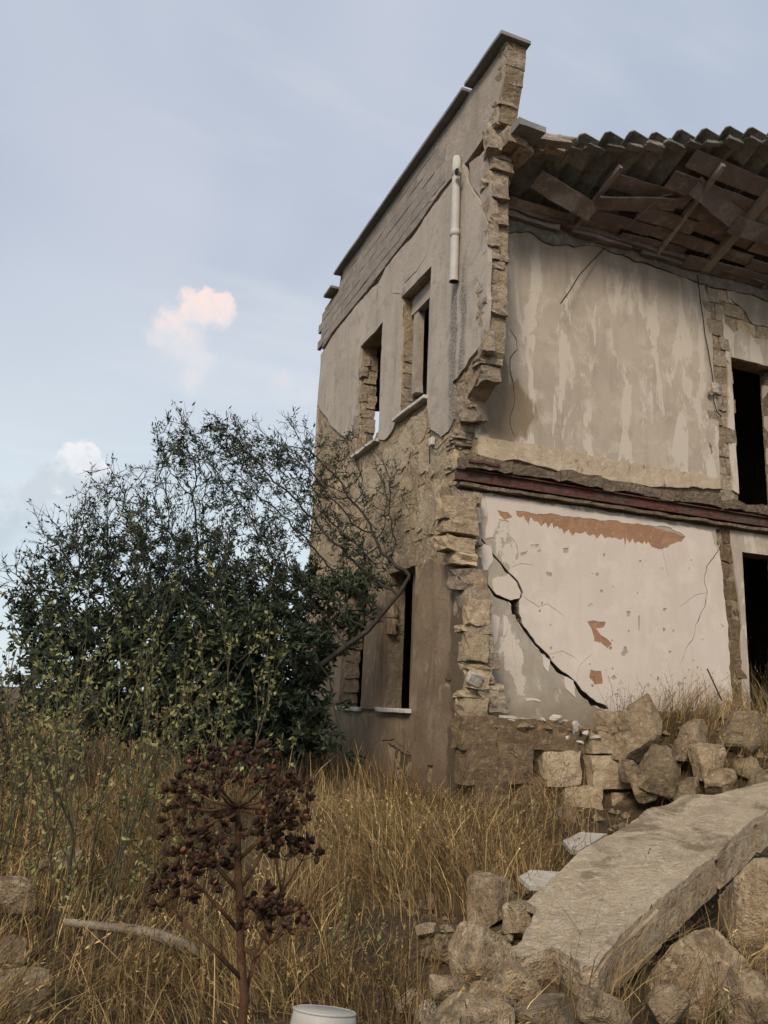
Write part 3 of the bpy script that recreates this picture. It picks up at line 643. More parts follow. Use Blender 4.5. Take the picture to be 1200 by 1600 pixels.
hair = [crackpoly(PB(L), .005, .003, 70+i) for i, L in enumerate([[(814, 930), (840, 948), (858, 944), (880, 962)], [(852, 1022), (880, 1018), (900, 1030)], [(1105, 925), (1085, 930), (1060, 950)], [(900, 1070), (905, 1040), (925, 1020)], [(790, 890), (815, 880), (835, 884)], [(1040, 830), (1036, 870), (1044, 900)]])]
sheet('paint_coat', roughen(cream, .04, .03, 63), [roughen(c, .035, .022, 64+i) for i, c in enumerate(ch)]+lcr+chips+hair, frB, .0085, -.02, 'cream', bwall, .2, .004, 8, 1.0)
# islands of cream paint in the drab corner
for i, q in enumerate([[(752, 850), (765, 852), (768, 880), (758, 895), (752, 880)], [(768, 960), (780, 965), (776, 1000), (770, 1010), (764, 990)], [(785, 960), (792, 965), (790, 990), (786, 995)], [(845, 1022), (858, 1030), (856, 1050), (848, 1040)], [(800, 1006), (806, 1008), (803, 1028)], [(745, 940), (756, 945), (762, 1000), (752, 1010)], [(882, 1058), (896, 1064), (900, 1090), (884, 1076)], [(820, 1092), (842, 1094), (845, 1098), (822, 1097)]]):
    sheet('paint_flake', roughen(PB(q), .04, .025, 80+i), [], frB, .008, -.02, 'cream', bwall, .2, .004, 8, 1.0)
# piece between scar and lower door, lintel over the door
d3 = [(scar1-.02, 1.2), (doorL[0]-.005, 1.2), (doorL[0]-.005, 4.05), (doorL[1]+.005, 4.05), (13.4, 4.05), (13.4, 4.36), (scar1-.1, 4.36), (scar1-.06, 3.8), (scar1+.03, 3.0), (scar1-.02, 2.2)]
sheet('plaster', roughen(d3, .1, .02, 66, lambda a, b: abs(a[0]-b[0]) < .001 or abs(a[1]-b[1]) < .001), [], frB, .0, -.06, 'upwall', bwall, .25, .012, 3)
masonry(bwall, [(scar0-.15, 1.3), (scar1+.1, 1.3), (scar1+.1, 4.36), (scar0-.15, 4.36)], [], frB, .28, (.18, .3), -.065, .1, 'darkened_stone', 'B', .02)
# rest of the shell: inner rooms so that doors and windows look into dark, enclosed space
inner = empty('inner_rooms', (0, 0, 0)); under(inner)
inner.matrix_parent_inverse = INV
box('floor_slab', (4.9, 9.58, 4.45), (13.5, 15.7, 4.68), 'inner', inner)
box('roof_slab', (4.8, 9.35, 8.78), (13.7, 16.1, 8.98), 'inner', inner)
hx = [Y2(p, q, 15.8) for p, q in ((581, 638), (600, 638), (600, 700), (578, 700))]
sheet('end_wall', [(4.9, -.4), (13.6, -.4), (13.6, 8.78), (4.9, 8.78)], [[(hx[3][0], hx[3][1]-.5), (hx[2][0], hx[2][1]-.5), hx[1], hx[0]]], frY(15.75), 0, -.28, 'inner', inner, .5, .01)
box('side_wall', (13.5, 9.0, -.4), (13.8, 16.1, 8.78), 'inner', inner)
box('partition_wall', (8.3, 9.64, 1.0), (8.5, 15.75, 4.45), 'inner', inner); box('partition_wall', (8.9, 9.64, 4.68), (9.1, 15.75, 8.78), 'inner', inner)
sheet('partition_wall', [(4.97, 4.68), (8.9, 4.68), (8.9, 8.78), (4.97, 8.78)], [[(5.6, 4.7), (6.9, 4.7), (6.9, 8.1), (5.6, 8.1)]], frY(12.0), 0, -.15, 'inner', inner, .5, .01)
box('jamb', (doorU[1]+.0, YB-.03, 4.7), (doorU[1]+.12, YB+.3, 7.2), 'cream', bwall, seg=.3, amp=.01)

# plinth of squared stones in front, under the room wall
YP = 8.72
plinth = box('plinth_wall', (XA+.05, YP+.10, -.3), (7.6, YB+.0, 1.30), 'core', house, seg=.3, amp=.03); under(plinth)
pst = [(742, 1144, 66, 50), (800, 1146, 78, 48), (862, 1148, 78, 48), (745, 1195, 60, 58), (796, 1192, 62, 62), (760, 1245, 60, 52), (822, 1240, 52, 54)]
for px, py, wd, hh in pst:
    p = at(px, py, YP+.08); place_stone(plinth, p, (wd/134, .30+random.uniform(-.03, .05), hh/134), 'darkened_stone', .025).data = squarestone('darkened_stone', px)
for px, py, wd, hh in [(869, 1200, 66, 56), (950, 1205, 92, 54), (901, 1257, 70, 60), (978, 1262, 82, 54), (1004, 1228, 22, 26), (840, 1290, 58, 40), (912, 1312, 84, 44), (940, 1160, 66, 36), (1010, 1178, 60, 40), (990, 1310, 70, 40)]:
    p = at(px, py, YP+.08); mt_ = 'stone' if wd > 64 else 'darkened_stone'; place_stone(plinth, p, (wd/134, .32+random.uniform(-.03, .06), hh/134), mt_, .03).data = squarestone(mt_, px)
for x0, x1, dz in ((4.72, 5.5, 0), (5.3, 5.95, .025)): box('ledge_slab', (x0, YP-.02, 1.44+dz), (x1, YP+.3, 1.462+dz), 'white', plinth, seg=.15, amp=.012)
place_stone(plinth, at(795, 1122, YP), (.2, .14, .05), 'white', .1)

# ---------------- roof
RZ = lambda y: 8.62+.36*(YB-y)
def edgeY(x): return float(np.interp(x, [4.9, 5.3, 8.3, 11, 13.5], [8.42, 8.32, 7.22, 6.5, 6.2]))
roof = empty('roof', (0, 0, 0)); under(roof); roof.matrix_parent_inverse = INV
PW, PH, TL = .315, .085, .42
def tilemesh():
    t = .02; xs = [0, .36*PW, PW*1.04]; zs = [0, PH, -.006]; V = []; 
    for yy, dz in ((0, 0.0), (-TL*1.12, .02)):
        for x, z in zip(xs, zs): V.append((x, yy, z+dz))
        for x, z in zip(xs, zs): V.append((x, yy, z+dz-t))
    Fc = []
    for i in range(2): Fc += [(i, i+1, 7+i, 6+i), (3+i, 9+i, 10+i, 4+i), (i, 3+i, 4+i, i+1), (6+i, 7+i, 10+i, 9+i)]
    Fc += [(0, 6, 9, 3), (2, 5, 11, 8)]
    return fixn(mesh('roof_tile', V, Fc))
tm = tilemesh(); tm.materials.append(M['tile']); tm2 = tm.copy(); tm2.materials.clear(); tm2.materials.append(M['tilered'])
sl = math.atan(.36)
ncol = 24
for i in range(ncol):
    x = 5.12+i*PW; e = edgeY(x+PW/2); k = int((9.5-e)/(TL*math.cos(sl)))+1
    for j in range(k):
        y = e+TL*math.cos(sl)*(k-j) if False else e+.03*random.uniform(-1, 1)*(j == k-1)+TL*math.cos(sl)*(k-j)
        if y > 9.75: continue
        o = bpy.data.objects.new('roof_tile', tm if (random.random() < .9 or j == k-1) else tm2); COL.objects.link(o); o.parent = roof
        o.location = (x, y, RZ(y)+.10+random.uniform(-.006, .006)); o.rotation_euler = (-sl+random.gauss(0, .012), random.gauss(0, .02), random.gauss(0, .015))
# boards under the tiles, some missing
yy = 9.28; r = 0
while yy > 6.6:
    x = 4.98+random.uniform(0, .3)
    wd = random.uniform(.20, .30)
    while x < 13.2:
        L = random.uniform(.9, 2.6)
        if yy-wd > edgeY(x)+.16+random.uniform(-.05, .10) and random.random() > .06:
            zc = RZ(yy-wd/2)+.035
            o = link('roof_board', boxmesh('roof_board', (-L/2+.01, -wd/2+.012, -.014), (L/2-.01, wd/2-.012, .014), seg=.3, amp=.012, seed=x+yy), 'wood', roof)
            o.location = (x+L/2, yy-wd/2, zc+random.uniform(-.09, .005)); o.rotation_euler = (-sl+random.gauss(0, .08), random.gauss(0, .025), random.gauss(0, .03))
        x += L
    yy -= wd
for x, y, L, rx, ry, rz in ((6.0, 8.75, 1.1, -.5, .12, .15), (7.1, 8.55, 1.3, -.1, -.14, -.2), (8.3, 8.2, 1.2, -.7, .1, .25), (9.3, 8.4, 1.2, -.5, -.1, .1)):
    o = link('roof_board', boxmesh('roof_board', (-L/2, -.14, -.014), (L/2, .14, .014), seg=.2, amp=.02, seed=x), 'wood', roof); o.location = (x, y, RZ(y)-.07); o.rotation_euler = (rx, ry, rz)
# rafters
for i, x in enumerate((5.1, 6.5, 7.9, 8.9, 10.2, 11.8)):
    y1 = edgeY(x)+random.uniform(.25, .5); o = link('rafter', boxmesh('rafter', (-.045, 0, -.06), (.045, 1, .06)), 'rafter' if i in (3, ) else 'wood', roof)
    L = (9.5-y1)/math.cos(sl); o.scale = (1.5 if i == 3 else .7, L, 1 if i == 3 else .6); o.location = (x, y1, RZ(y1)-.045); o.rotation_euler = (-sl, 0, random.gauss(0, .03))
for y in ():
    x0 = float(np.interp(y, [7.2, 8.4], [8.5, 5.2])) if y < 8.4 else 5.0
    o = link('purlin', boxmesh('purlin', (0, -.05, -.05), (13.3-x0, .05, .05), seg=.5, amp=.012), 'wood', roof); o.location = (x0+.1, y, RZ(y)-.15); o.rotation_euler = (0, random.gauss(0, .003), 0)
# broken mortar fillet along the torn left edge, and mortar bedding under the tile edge
for i in range(14):
    x = 5.02+i*.26; e = edgeY(x)
    place_stone(roof, (x, e+.10, RZ(e+.1)+.085), (random.uniform(.18, .32), random.uniform(.08, .16), random.uniform(.03, .055)), 'tile' if i > 2 else 'endstone', .12, 'mortar_lump')
place_stone(roof, (5.32, 8.2, RZ(8.2)+.05), (.75, .16, .10), 'block', .04, 'mortar_lump').rotation_euler = (0, .05, -.32)
# sooty mortar head of the room wall, broken along a wavering edge
hd = [(4.96, 8.80), (10.8, 8.80), (10.8, 8.42), (9.9, 8.40), (9.2, 8.36), (8.6, 8.40), (7.9, 8.44), (7.3, 8.46), (6.9, 8.50), (6.5, 8.36), (6.1, 8.30), (5.7, 8.42), (5.35, 8.30), (4.96, 8.36)]
box('wall_plate', (4.98, YB-.16, 8.60), (11, YB+.02, 8.70), 'wood', bwall, seg=.25, amp=.03, seed=4)
sheet('mortar_head', roughen(hd, .09, .05, 91), [], frB, .025, -.05, 'sooty', bwall, .15, .02, 6, 3)
for x0, x1, z0, y in ((5.0, 6.2, 8.52, .10), (6.4, 7.5, 8.55, .13), (7.7, 9.0, 8.54, .11)): box('wall_plate', (x0, YB-y, z0), (x1, YB-.01, z0+.10), 'wood', bwall, seg=.2, amp=.025, seed=x0)

# ================================================================== loose things on the house
def cable(name, pxs, Y, r, mat, label, group=None):
    pts = [at(px, py, Y if not isinstance(Y, (list, tuple)) else Y[i]) for i, (px, py) in enumerate(pxs)]
    o = tube_pts(name, pts, r, mat, None, 6); return tag(o, label, 'cable', group)
cable('electric_cable', [(1090, 428), (1093, 460), (1099, 500), (1101, 520), (1107, 550), (1112, 580), (1116, 606), (1115, 625), (1120, 643), (1127, 651)], YB-.06, .008, 'cable', 'black electric cable hanging down the upper room wall beside the scar')
cable('loose_cable', [(876, 474), (890, 455), (905, 430), (925, 408), (944, 388)], [YB-.2, YB-.2, YB-.17, YB-.1, YB-.03], .009, 'cable', 'black cable sticking out of the upper wall under the roof')
cable('pale_wire', [(978, 358), (1010, 328), (1035, 306), (1050, 303)], [YB-.4, YB-.75, YB-1.0, YB-1.05], .005, 'palecable', 'thin pale wire strung under the roof boards')
jb = empty('junction_box', at(1117, 606, YB-.05), label='crumpled white junction box on the hanging cable by the wall scar', cat='junction box')
me = unitstone(77, 3, .25); o = link('box_cover', me, 'white', jb); o.scale = (.10, .06, .16)
me = unitstone(78, 3, .2); o = link('box_flap', me, 'core', jb); o.scale = (.14, .03, .06); o.location = (-.08, -.01, -.09); o.rotation_euler = (0, -.7, 0)
eb = empty('cable_stub', plane_x(675, 690, XA-.02), label='small white cable fitting with dangling black wire under the upper window', cat='cable')
o = link('fitting', boxmesh('fitting', (-.03, -.05, -.06), (.03, .05, .06), bevel=.01), 'sill', eb)
b0 = plane_x(675, 690, XA-.02)
for nm, L in (('wire', [(673, 694), (676, 700), (683, 702), (690, 694), (700, 684)]), ('wire', [(672, 670), (672, 690), (671, 725)])):
    o = tube_pts(nm, [plane_x(px, py, XA-.03)-b0 for px, py in L], .008, 'cable', eb, 6)

# ================================================================== fallen wall slab and rubble
def on_slab(px, py):
    d = ray(px, py); # z = .28+.153(x-2.89)+.15(y-4)
    k = (.28-.153*2.89-.6-CAM.z)/(d.z-.153*d.x-.15*d.y); return CAM+d*k
slab_px = [(792, 1484), (815, 1470), (838, 1418), (822, 1410), (840, 1392), (868, 1368), (905, 1334), (945, 1308), (985, 1285), (1012, 1265), (1045, 1258), (1072, 1245), (1115, 1242), (1150, 1232), (1230, 1220), (1262, 1228), (1200, 1262), (1150, 1305), (1080, 1365), (1020, 1415), (975, 1455), (930, 1506), (905, 1508), (880, 1490), (862, 1478), (835, 1488), (812, 1494)]
sp = [on_slab(*p) for p in slab_px]
slab = empty('fallen_wall_slab', sp[21], label='huge tilted slab of fallen wall with rough rendered top', cat='slab')
so_ = sp[21]
nrm = Vector((-.153, -.15, 1)).normalized()
ex = (sp[16]-sp[21]).normalized(); ey = nrm.cross(ex)
loc2 = lambda p: ((p-so_).dot(ex), (p-so_).dot(ey))
frS = lambda u, v, wd: tuple(ex*u+ey*v+nrm*wd)
S2 = [loc2(p) for p in sp]
sheet('render_crust', roughen(S2, .05, .02, 71), [], frS, .0, -.05, 'slab', slab, .06, .028, 3, 1.8)
# masonry body under the crust, cracked across into blocks
Lx = max(p[0] for p in S2)
def clip_u(poly, lo, hi):
    for sgn, c in ((1, lo), (-1, hi)):
        out = []; n = len(poly)
        for k in range(n):
            a, b = poly[k], poly[(k+1) % n]; da, db = sgn*(a[0]-c), sgn*(b[0]-c)
            if da >= 0: out.append(a)
            if (da >= 0) != (db >= 0): t = da/(da-db); out.append((a[0]+(b[0]-a[0])*t, a[1]+(b[1]-a[1])*t))
        poly = out
    return poly
for q, (x0, x1, t) in enumerate(((-1.5, .9, .27), (.93, 1.88, .28), (1.92, 2.72, .27), (2.79, 9., .28))):
    pts = [(a, b-.012+.02*q % .03) for a, b in clip_u([(p[0], p[1]) for p in S2], x0, x1)]
    if q == 0: pts = [(a, min(b, .5+.1*math.sin(a*9))) for a, b in pts]
    if len(pts) > 2: sheet('wall_block', roughen(pts, .12, .02, q), [], frS, -.045, -t, 'slabside', slab, .1, .02, q, 3, smooth=False)
def rockmesh(seed, dims, cuts=7, amp=.07, n=9, sub=True, taper=0.):
    cuts = cuts+5
    r = random.Random(seed); b = bmesh.new(); bmesh.ops.create_cube(b, size=2)
    bmesh.ops.subdivide_edges(b, edges=list(b.edges), cuts=n, use_grid_fill=True)
    planes = []
    for _ in range(cuts):
        d = Vector((r.gauss(0, 1), r.gauss(0, 1), r.gauss(0, 1))).normalized(); planes.append((d, r.uniform(.70, 1.08)))
    off = Vector((r.uniform(0, 90), r.uniform(0, 90), 0))
    for v in b.verts:
        p = v.co; m = (abs(p.x)**9+abs(p.y)**9+abs(p.z)**9)**(1/9); p = p/m*1.06
        for d, k in planes:
            e = p.dot(d)-k
            if e > 0: p = p-d*e
        p = p+Vector((noise.noise(p*1.5+off), noise.noise(p*1.5+off+Vector((7, 0, 0))), noise.noise(p*1.5+off+Vector((0, 7, 0)))))*amp+p.normalized()*(noise.noise(p*4+off)*amp*.35+noise.noise(p*9+off)*amp*.3)
        tp_ = 1-taper*(p.z+1)/2; v.co = Vector((p.x*dims[0]/2*tp_, p.y*dims[1]/2*tp_, p.z*dims[2]/2))
    me = bpy.data.meshes.new('rock'); bmesh.ops.recalc_face_normals(b, faces=b.faces); b.to_mesh(me); b.free(); return me
def rock(name, px, py, Y, wpx, hpx, label, cat='stone', mat='rock', seed=0, depth=.8, rot=(0, 0, 0), group='loose stones around the fallen slab', cuts=7, taper=.15):
    p = at(px, py, Y); dist = (p-CAM).dot(fw); s = dist/FPX
    me = rockmesh(seed, (wpx*s*1.08, max(wpx, hpx)*s*depth, hpx*s*1.08), cuts, taper=taper)
    o = link(name, me, mat); o.location = p; o.rotation_euler = rot
    return tag(o, label, cat, group)
R = rock
R('boulder', 1003, 1142, 8.62, 90, 98, 'tall leaning boulder on top of the plinth at the foot of the crack', seed=41, rot=(0, .22, .5), taper=.3, cuts=9)
R('stone', 950, 1135, 8.75, 45, 40, 'small brown stone wedged left of the tall leaning boulder', seed=2, mat='damp' if False else 'rock')
R('stone', 1083, 1150, 8.3, 54, 42, 'flat pale stone in the dry weeds right of the tall boulder', seed=3, rot=(0, -.2, .5))
R('stone', 1160, 1155, 8.1, 96, 66, 'broad rounded stone below the lower doorway at the right edge', seed=4, rot=(0, -.25, .2))
R('stone', 1108, 1188, 7.9, 62, 54, 'grey round stone on the mound below the flat pale stone', seed=5)
R('stone', 1128, 1224, 7.6, 56, 42, 'half buried grey stone just above the fallen slab', seed=6, rot=(0, .2, 0))
R('boulder', 1030, 1205, 8.25, 82, 72, 'rounded pitted boulder at the right end of the plinth stones', seed=7, rot=(0, .3, .4))
R('stone', 1010, 1232, 8.2, 42, 40, 'small squared stone under the rounded pitted boulder', seed=8)
R('stone', 1075, 1235, 7.9, 46, 34, 'small tan stone between rounded boulder and slab', seed=9)
R('boulder', 1185, 1432, 4.55, 142, 150, 'large angular boulder beside the slab at the right edge', seed=10, rot=(.1, .2, .5))
R('boulder', 1082, 1520, 4.05, 122, 128, 'angular pale boulder with pointed top before the slab flank', seed=11, rot=(.2, .75, .2), cuts=5)
R('boulder', 1178, 1580, 3.6, 130, 100, 'low boulder half hidden by grass in the bottom right corner', seed=12, rot=(0, .2, .3))
R('stone', 765, 1412, 5.4, 86, 76, 'dark square block left of the slab with split face', seed=13, rot=(.1, -.1, .6), cuts=4)
R('stone', 752, 1500, 4.35, 92, 92, 'pale squared block under the lower left end of the slab', seed=14, rot=(.05, .04, .25), cuts=3)
R('stone', 812, 1552, 3.95, 84, 56, 'brown stone in the hollow beneath the slab', seed=15, rot=(.3, .5, .2))
R('stone', 765, 1572, 3.8, 74, 50, 'small brown stone in front of the pale squared block', seed=16, rot=(.3, .6, .2))
R('stone', 735, 1596, 3.6, 118, 64, 'light rounded stone on the bottom edge left of its neighbour', seed=17, rot=(0, .2, .2))
R('stone', 850, 1594, 3.6, 110, 56, 'light rounded stone on the bottom edge below the slab', seed=18, rot=(0, -.1, .4))
R('stone', 945, 1585, 3.7, 96, 50, 'brown stone supporting the near corner of the slab', seed=19, rot=(0, .5, .4))
R('stone', 1045, 1440, 5.0, 70, 80, 'dark stone pressed under the slab flank behind the pointed boulder', seed=20)
R('stone', 700, 1545, 3.9, 52, 40, 'small tan stone left of the light stones on the bottom edge', seed=31)
R('stone', 690, 1480, 4.6, 40, 30, 'small grey stone left of the pale squared block', seed=32)
R('stone', 815, 1440, 4.9, 60, 46, 'broken stone between dark square block and the slab edge', seed=33, cuts=5)
R('stone', 1040, 1575, 3.7, 64, 50, 'small brown stone between pointed boulder and bottom edge', seed=34)
R('stone', 985, 1205, 8.4, 40, 30, 'small squared stone lying on the right end of the plinth', seed=35, cuts=4)
R('stone', 1065, 1172, 8.2, 36, 28, 'small tan stone left of the grey round stone on the mound', seed=36)
R('stone', 1170, 1205, 7.7, 46, 34, 'small brown stone between broad stone and slab at right', seed=37)
R('stone', 95, 1348, 6.2, 58, 40, 'pale stone in the grass below the leafy shrub', seed=21, group='pale stones at the left edge')
R('stone', 15, 1392, 5.6, 70, 50, 'grey stone at the left edge, the upper one', seed=22, group='pale stones at the left edge')
R('stone', 12, 1490, 5.2, 64, 44, 'pale flat rubble stone at the left edge beside the branch', seed=23, group='pale stones at the left edge')
R('stone', 20, 1560, 4.8, 110, 60, 'tan rubble stone in the bottom left corner', seed=24, group='pale stones at the left edge')
R('stone', 640, 1568, 4.3, 46, 40, 'small pale stone beside the white bucket', seed=25, mat='rock')
R('stone', 668, 1585, 4.2, 30, 46, 'narrow upright pale stone right of the bucket', seed=26, mat='white')
R('stone', 880, 1278, 7.9, 50, 34, 'small tan stone in the grass at the foot of the plinth', seed=27)
R('stone', 1190, 1225, 7.2, 60, 40, 'tan stone at the right edge just above the slab', seed=28)
# thin pale plates slipping out beneath the slab
def plate(pxs, Y, label, seed):
    P = [at(px, py, y) for (px, py), y in zip(pxs, Y)]; c = sum(P, Vector())/len(P)
    n = (P[1]-P[0]).cross(P[2]-P[0]).normalized(); n = n if n.z > 0 else -n
    a = (P[1]-P[0]).normalized(); b = n.cross(a)
    q = roughen([((p-c).dot(a), (p-c).dot(b)) for p in P], .05, .012, seed)
    o = sheet('plaster_plate', q, [], lambda u, v, wd: tuple(a*u+b*v+n*wd), 0, -.03, 'white', None, .1, .006, seed); o.location = c
    tag(o, label, 'plate', 'pale plates under the slab')
plate([(812, 1362), (830, 1352), (880, 1356), (850, 1398), (826, 1394)], [5.6, 5.9, 5.9, 5.3, 5.3], 'pale plaster plate jutting out left of the slab, the lower one', 3)
plate([(880, 1308), (908, 1294), (950, 1298), (905, 1335), (892, 1340)], [6.6, 6.9, 6.8, 6.3, 6.3], 'pale plaster plate jutting out above the slab, the upper one', 4)
# white fragments scattered on the ledge
frag = [(898, 1138, 13, 20, 'upright white plaster chip on the plinth left of the tall boulder'), (915, 1146, 12, 7, 'flat white chip right of the upright white chip on the plinth'), (886, 1153, 9, 6, 'tiny white chip left of and below the upright white chip'), (930, 1152, 16, 7, 'long pale chip lying beneath the small brown wedged stone'), (905, 1160, 13, 7, 'flat pale chip on the plinth edge under the upright white chip'), (1012, 1166, 16, 9, 'angular white chip at the foot of the tall leaning boulder'), (1038, 1168, 20, 7, 'thin pale plaster plate between tall boulder and flat pale stone'), (868, 1124, 20, 13, 'rounded pale chip at the end of the white ledge slab'), (1192, 1142, 18, 14, 'white chip on the broad rounded stone at the right edge'), (848, 1125, 10, 6, 'tiny pale chip on the middle of the plinth ledge')]
for i, (px, py, a, b, lb) in enumerate(frag):
    p = at(px, py, 8.66); me = rockmesh(200+i, (a/118, a/150, b/118), 6, .16, 2); o = link('plaster_fragment', me, 'white'); o.location = p; o.rotation_euler = (random.uniform(-.4, .4), random.uniform(-.5, .5), random.uniform(-1, 1))
    tag(o, lb, 'fragment', 'white fragments on the plinth')
# rubble litter
def litter():
    V = []; Q = []
    ico = [(0, -1, .0), (.9, -.3, .2), (.2, .9, .1), (-.9, .3, .1), (.1, 0, .9), (-.4, -.5, .6), (.5, .5, .6), (0, 0, -.7)]
    tri = [(0, 1, 4), (1, 6, 4), (6, 2, 4), (2, 3, 4), (3, 5, 4), (5, 0, 4), (1, 2, 6), (0, 5, 3), (0, 7, 1), (1, 7, 2), (2, 7, 3), (3, 7, 0)]
    for i in range(900):
        if i < 420: x, y = random.uniform(6.3, 9.8), random.uniform(7.0, 9.1)
        elif i < 560: x, y = random.uniform(4.8, 7.4), random.uniform(8.62, 9.2)
        else: x, y = random.uniform(2.2, 6.5), random.uniform(3.9, 8.4)
        zz = gh(x, y); s_ = random.choice((.02, .025, .03, .04, .05, .07, .10)); b0 = len(V)
        if 4.6 < x < 7.2 and 8.55 < y < 9.2: zz = max(zz, 1.36)
        a = random.uniform(0, 6.28); ca, sa = math.cos(a), math.sin(a)
        for p in ico:
            q = [c*s_*random.uniform(.65, 1.2) for c in p]; V.append((x+q[0]*ca-q[1]*sa, y+q[0]*sa+q[1]*ca, zz+q[2]*.75+.2*s_))
        Q += [tuple(b0+k for k in t) for t in tri]
    o = link('rubble_litter', fixn(mesh('rubble_litter', V, Q)), 'rock', kind='stuff'); o['label'] = 'small broken stone litter strewn over the mound'; o['category'] = 'rubble'
litter()

# bucket, branch
def bucket():
    n = 28; V = []; Fc = []
    prof_ = [(.0, .0), (.120, .0), (.132, .012), (.137, .04), (.155, .30), (.165, .30), (.166, .33), (.150, .33)]
    for r_, h in prof_:
        for k in range(n): t = 2*math.pi*k/n; V.append((r_*math.cos(t), r_*math.sin(t), h))
    for i in range(len(prof_)-1):
        for k in range(n): Fc.append((i*n+k, i*n+(k+1) % n, (i+1)*n+(k+1) % n, (i+1)*n+k))
    tp = at(508, 1578, 3.6)
    root = empty('bucket', tuple(tp), label='white plastic bucket standing upside down in the grass', cat='bucket')
    root.rotation_euler = (math.pi-.14, .16, .2)
    link('bucket_body', fixn(mesh('bucket_body', V, Fc, True)), 'bucket', root)
    rim = [(Vector((.128*math.cos(t), .128*math.sin(t), .004))) for t in np.linspace(0, 2*math.pi, 30)]
    tube_pts('base_rim', rim, .006, 'bucket', root, 6)
bucket()
lg = [at(100, 1440, 5.3), at(150, 1447, 5.3), at(205, 1452, 5.25), at(250, 1463, 5.2), at(285, 1477, 5.1), at(318, 1490, 5.0)]
tag(tube_pts('dead_branch', lg, [.018, .024, .028, .034, .036, .03], 'log', None, 8), 'bleached dead branch lying in the grass at lower left', 'branch')
tag(tube_pts('dead_twig', [at(1105, 1045, 8.4), at(1128, 1095, 8.4)], .010, 'cable', None, 6), 'thin black rod leaning in the weeds before the lower wall', 'rod')

# ================================================================== plants
def tubes(P0, P1, R0, R1, n=4):
    P0, P1 = np.asarray(P0, float), np.asarray(P1, float); R0 = np.asarray(R0, float); R1 = np.asarray(R1, float)
    d = P1-P0; L = np.linalg.norm(d, axis=1, keepdims=True); d = d/np.maximum(L, 1e-9)
    ref = np.where(np.abs(d[:, 2:3]) > .9, np.array([[1., 0, 0]]), np.array([[0, 0, 1.]]))
    a = np.cross(d, ref); a /= np.linalg.norm(a, axis=1, keepdims=True); b = np.cross(d, a)
    t = 2*np.pi*np.arange(n)/n
    ring = a[:, None, :]*np.cos(t)[None, :, None]+b[:, None, :]*np.sin(t)[None, :, None]
    V = np.concatenate([P0[:, None, :]+ring*R0[:, None, None], P1[:, None, :]+ring*R1[:, None, None]], 1).reshape(-1, 3)
    k = np.arange(n); q = np.stack([k, (k+1) % n, n+(k+1) % n, n+k], -1)
    Q = (np.arange(len(P0))[:, None, None]*2*n+q[None]).reshape(-1, 4)
    return V, Q
def leaves(P, D, ln, wd, tone, droop=.2):
    """rhombic leaves at P pointing along D"""
    n = len(P); D = D/np.linalg.norm(D, axis=1, keepdims=True)
    rv = rng.normal(size=(n, 3)); s = np.cross(D, rv); s /= np.linalg.norm(s, axis=1, keepdims=True)
    nn = np.cross(D, s)
    ln = np.asarray(ln)[:, None]; wd = np.asarray(wd)[:, None]
    V = np.stack([P, P+D*ln*.45+s*wd*.5+nn*wd*.12, P+D*ln-nn*ln*.1, P+D*ln*.45-s*wd*.5+nn*wd*.12], 1).reshape(-1, 3)
    Q = np.arange(4*n).reshape(n, 4)
    return V, Q, np.repeat(tone, 4, axis=0)

def colonize(pts, stems, step, kill, infl, maxit=160):
    nodes = [np.array(p, float) for p in stems[0]]; par = list(stems[1])
    pts = np.array(pts); N = np.array(nodes)
    d = np.linalg.norm(pts[:, None]-N[None], axis=2); near = d.argmin(1); nd = d.min(1)
    for it in range(maxit):
        act = nd < infl
        if not act.any(): break
        new = []; idx = np.unique(near[act])
        for i in idx:
            m = act & (near == i); v = pts[m]-N[i]; v = (v/np.linalg.norm(v, axis=1, keepdims=True)).mean(0)+rng.normal(0, .16, 3)
            L = np.linalg.norm(v)
            if L < 1e-4: continue
            new.append(N[i]+v/L*step); par.append(i)
        new = np.array(new); s = len(N); N = np.vstack([N, new])
        dn = np.linalg.norm(pts[:, None]-new[None], axis=2); j = dn.argmin(1); dm = dn.min(1)
        up = dm < nd; near[up] = s+j[up]; nd[up] = dm[up]
        alive = nd > kill; pts, near, nd = pts[alive], near[alive], nd[alive]
        if not len(pts): break
    return N, np.array(par)

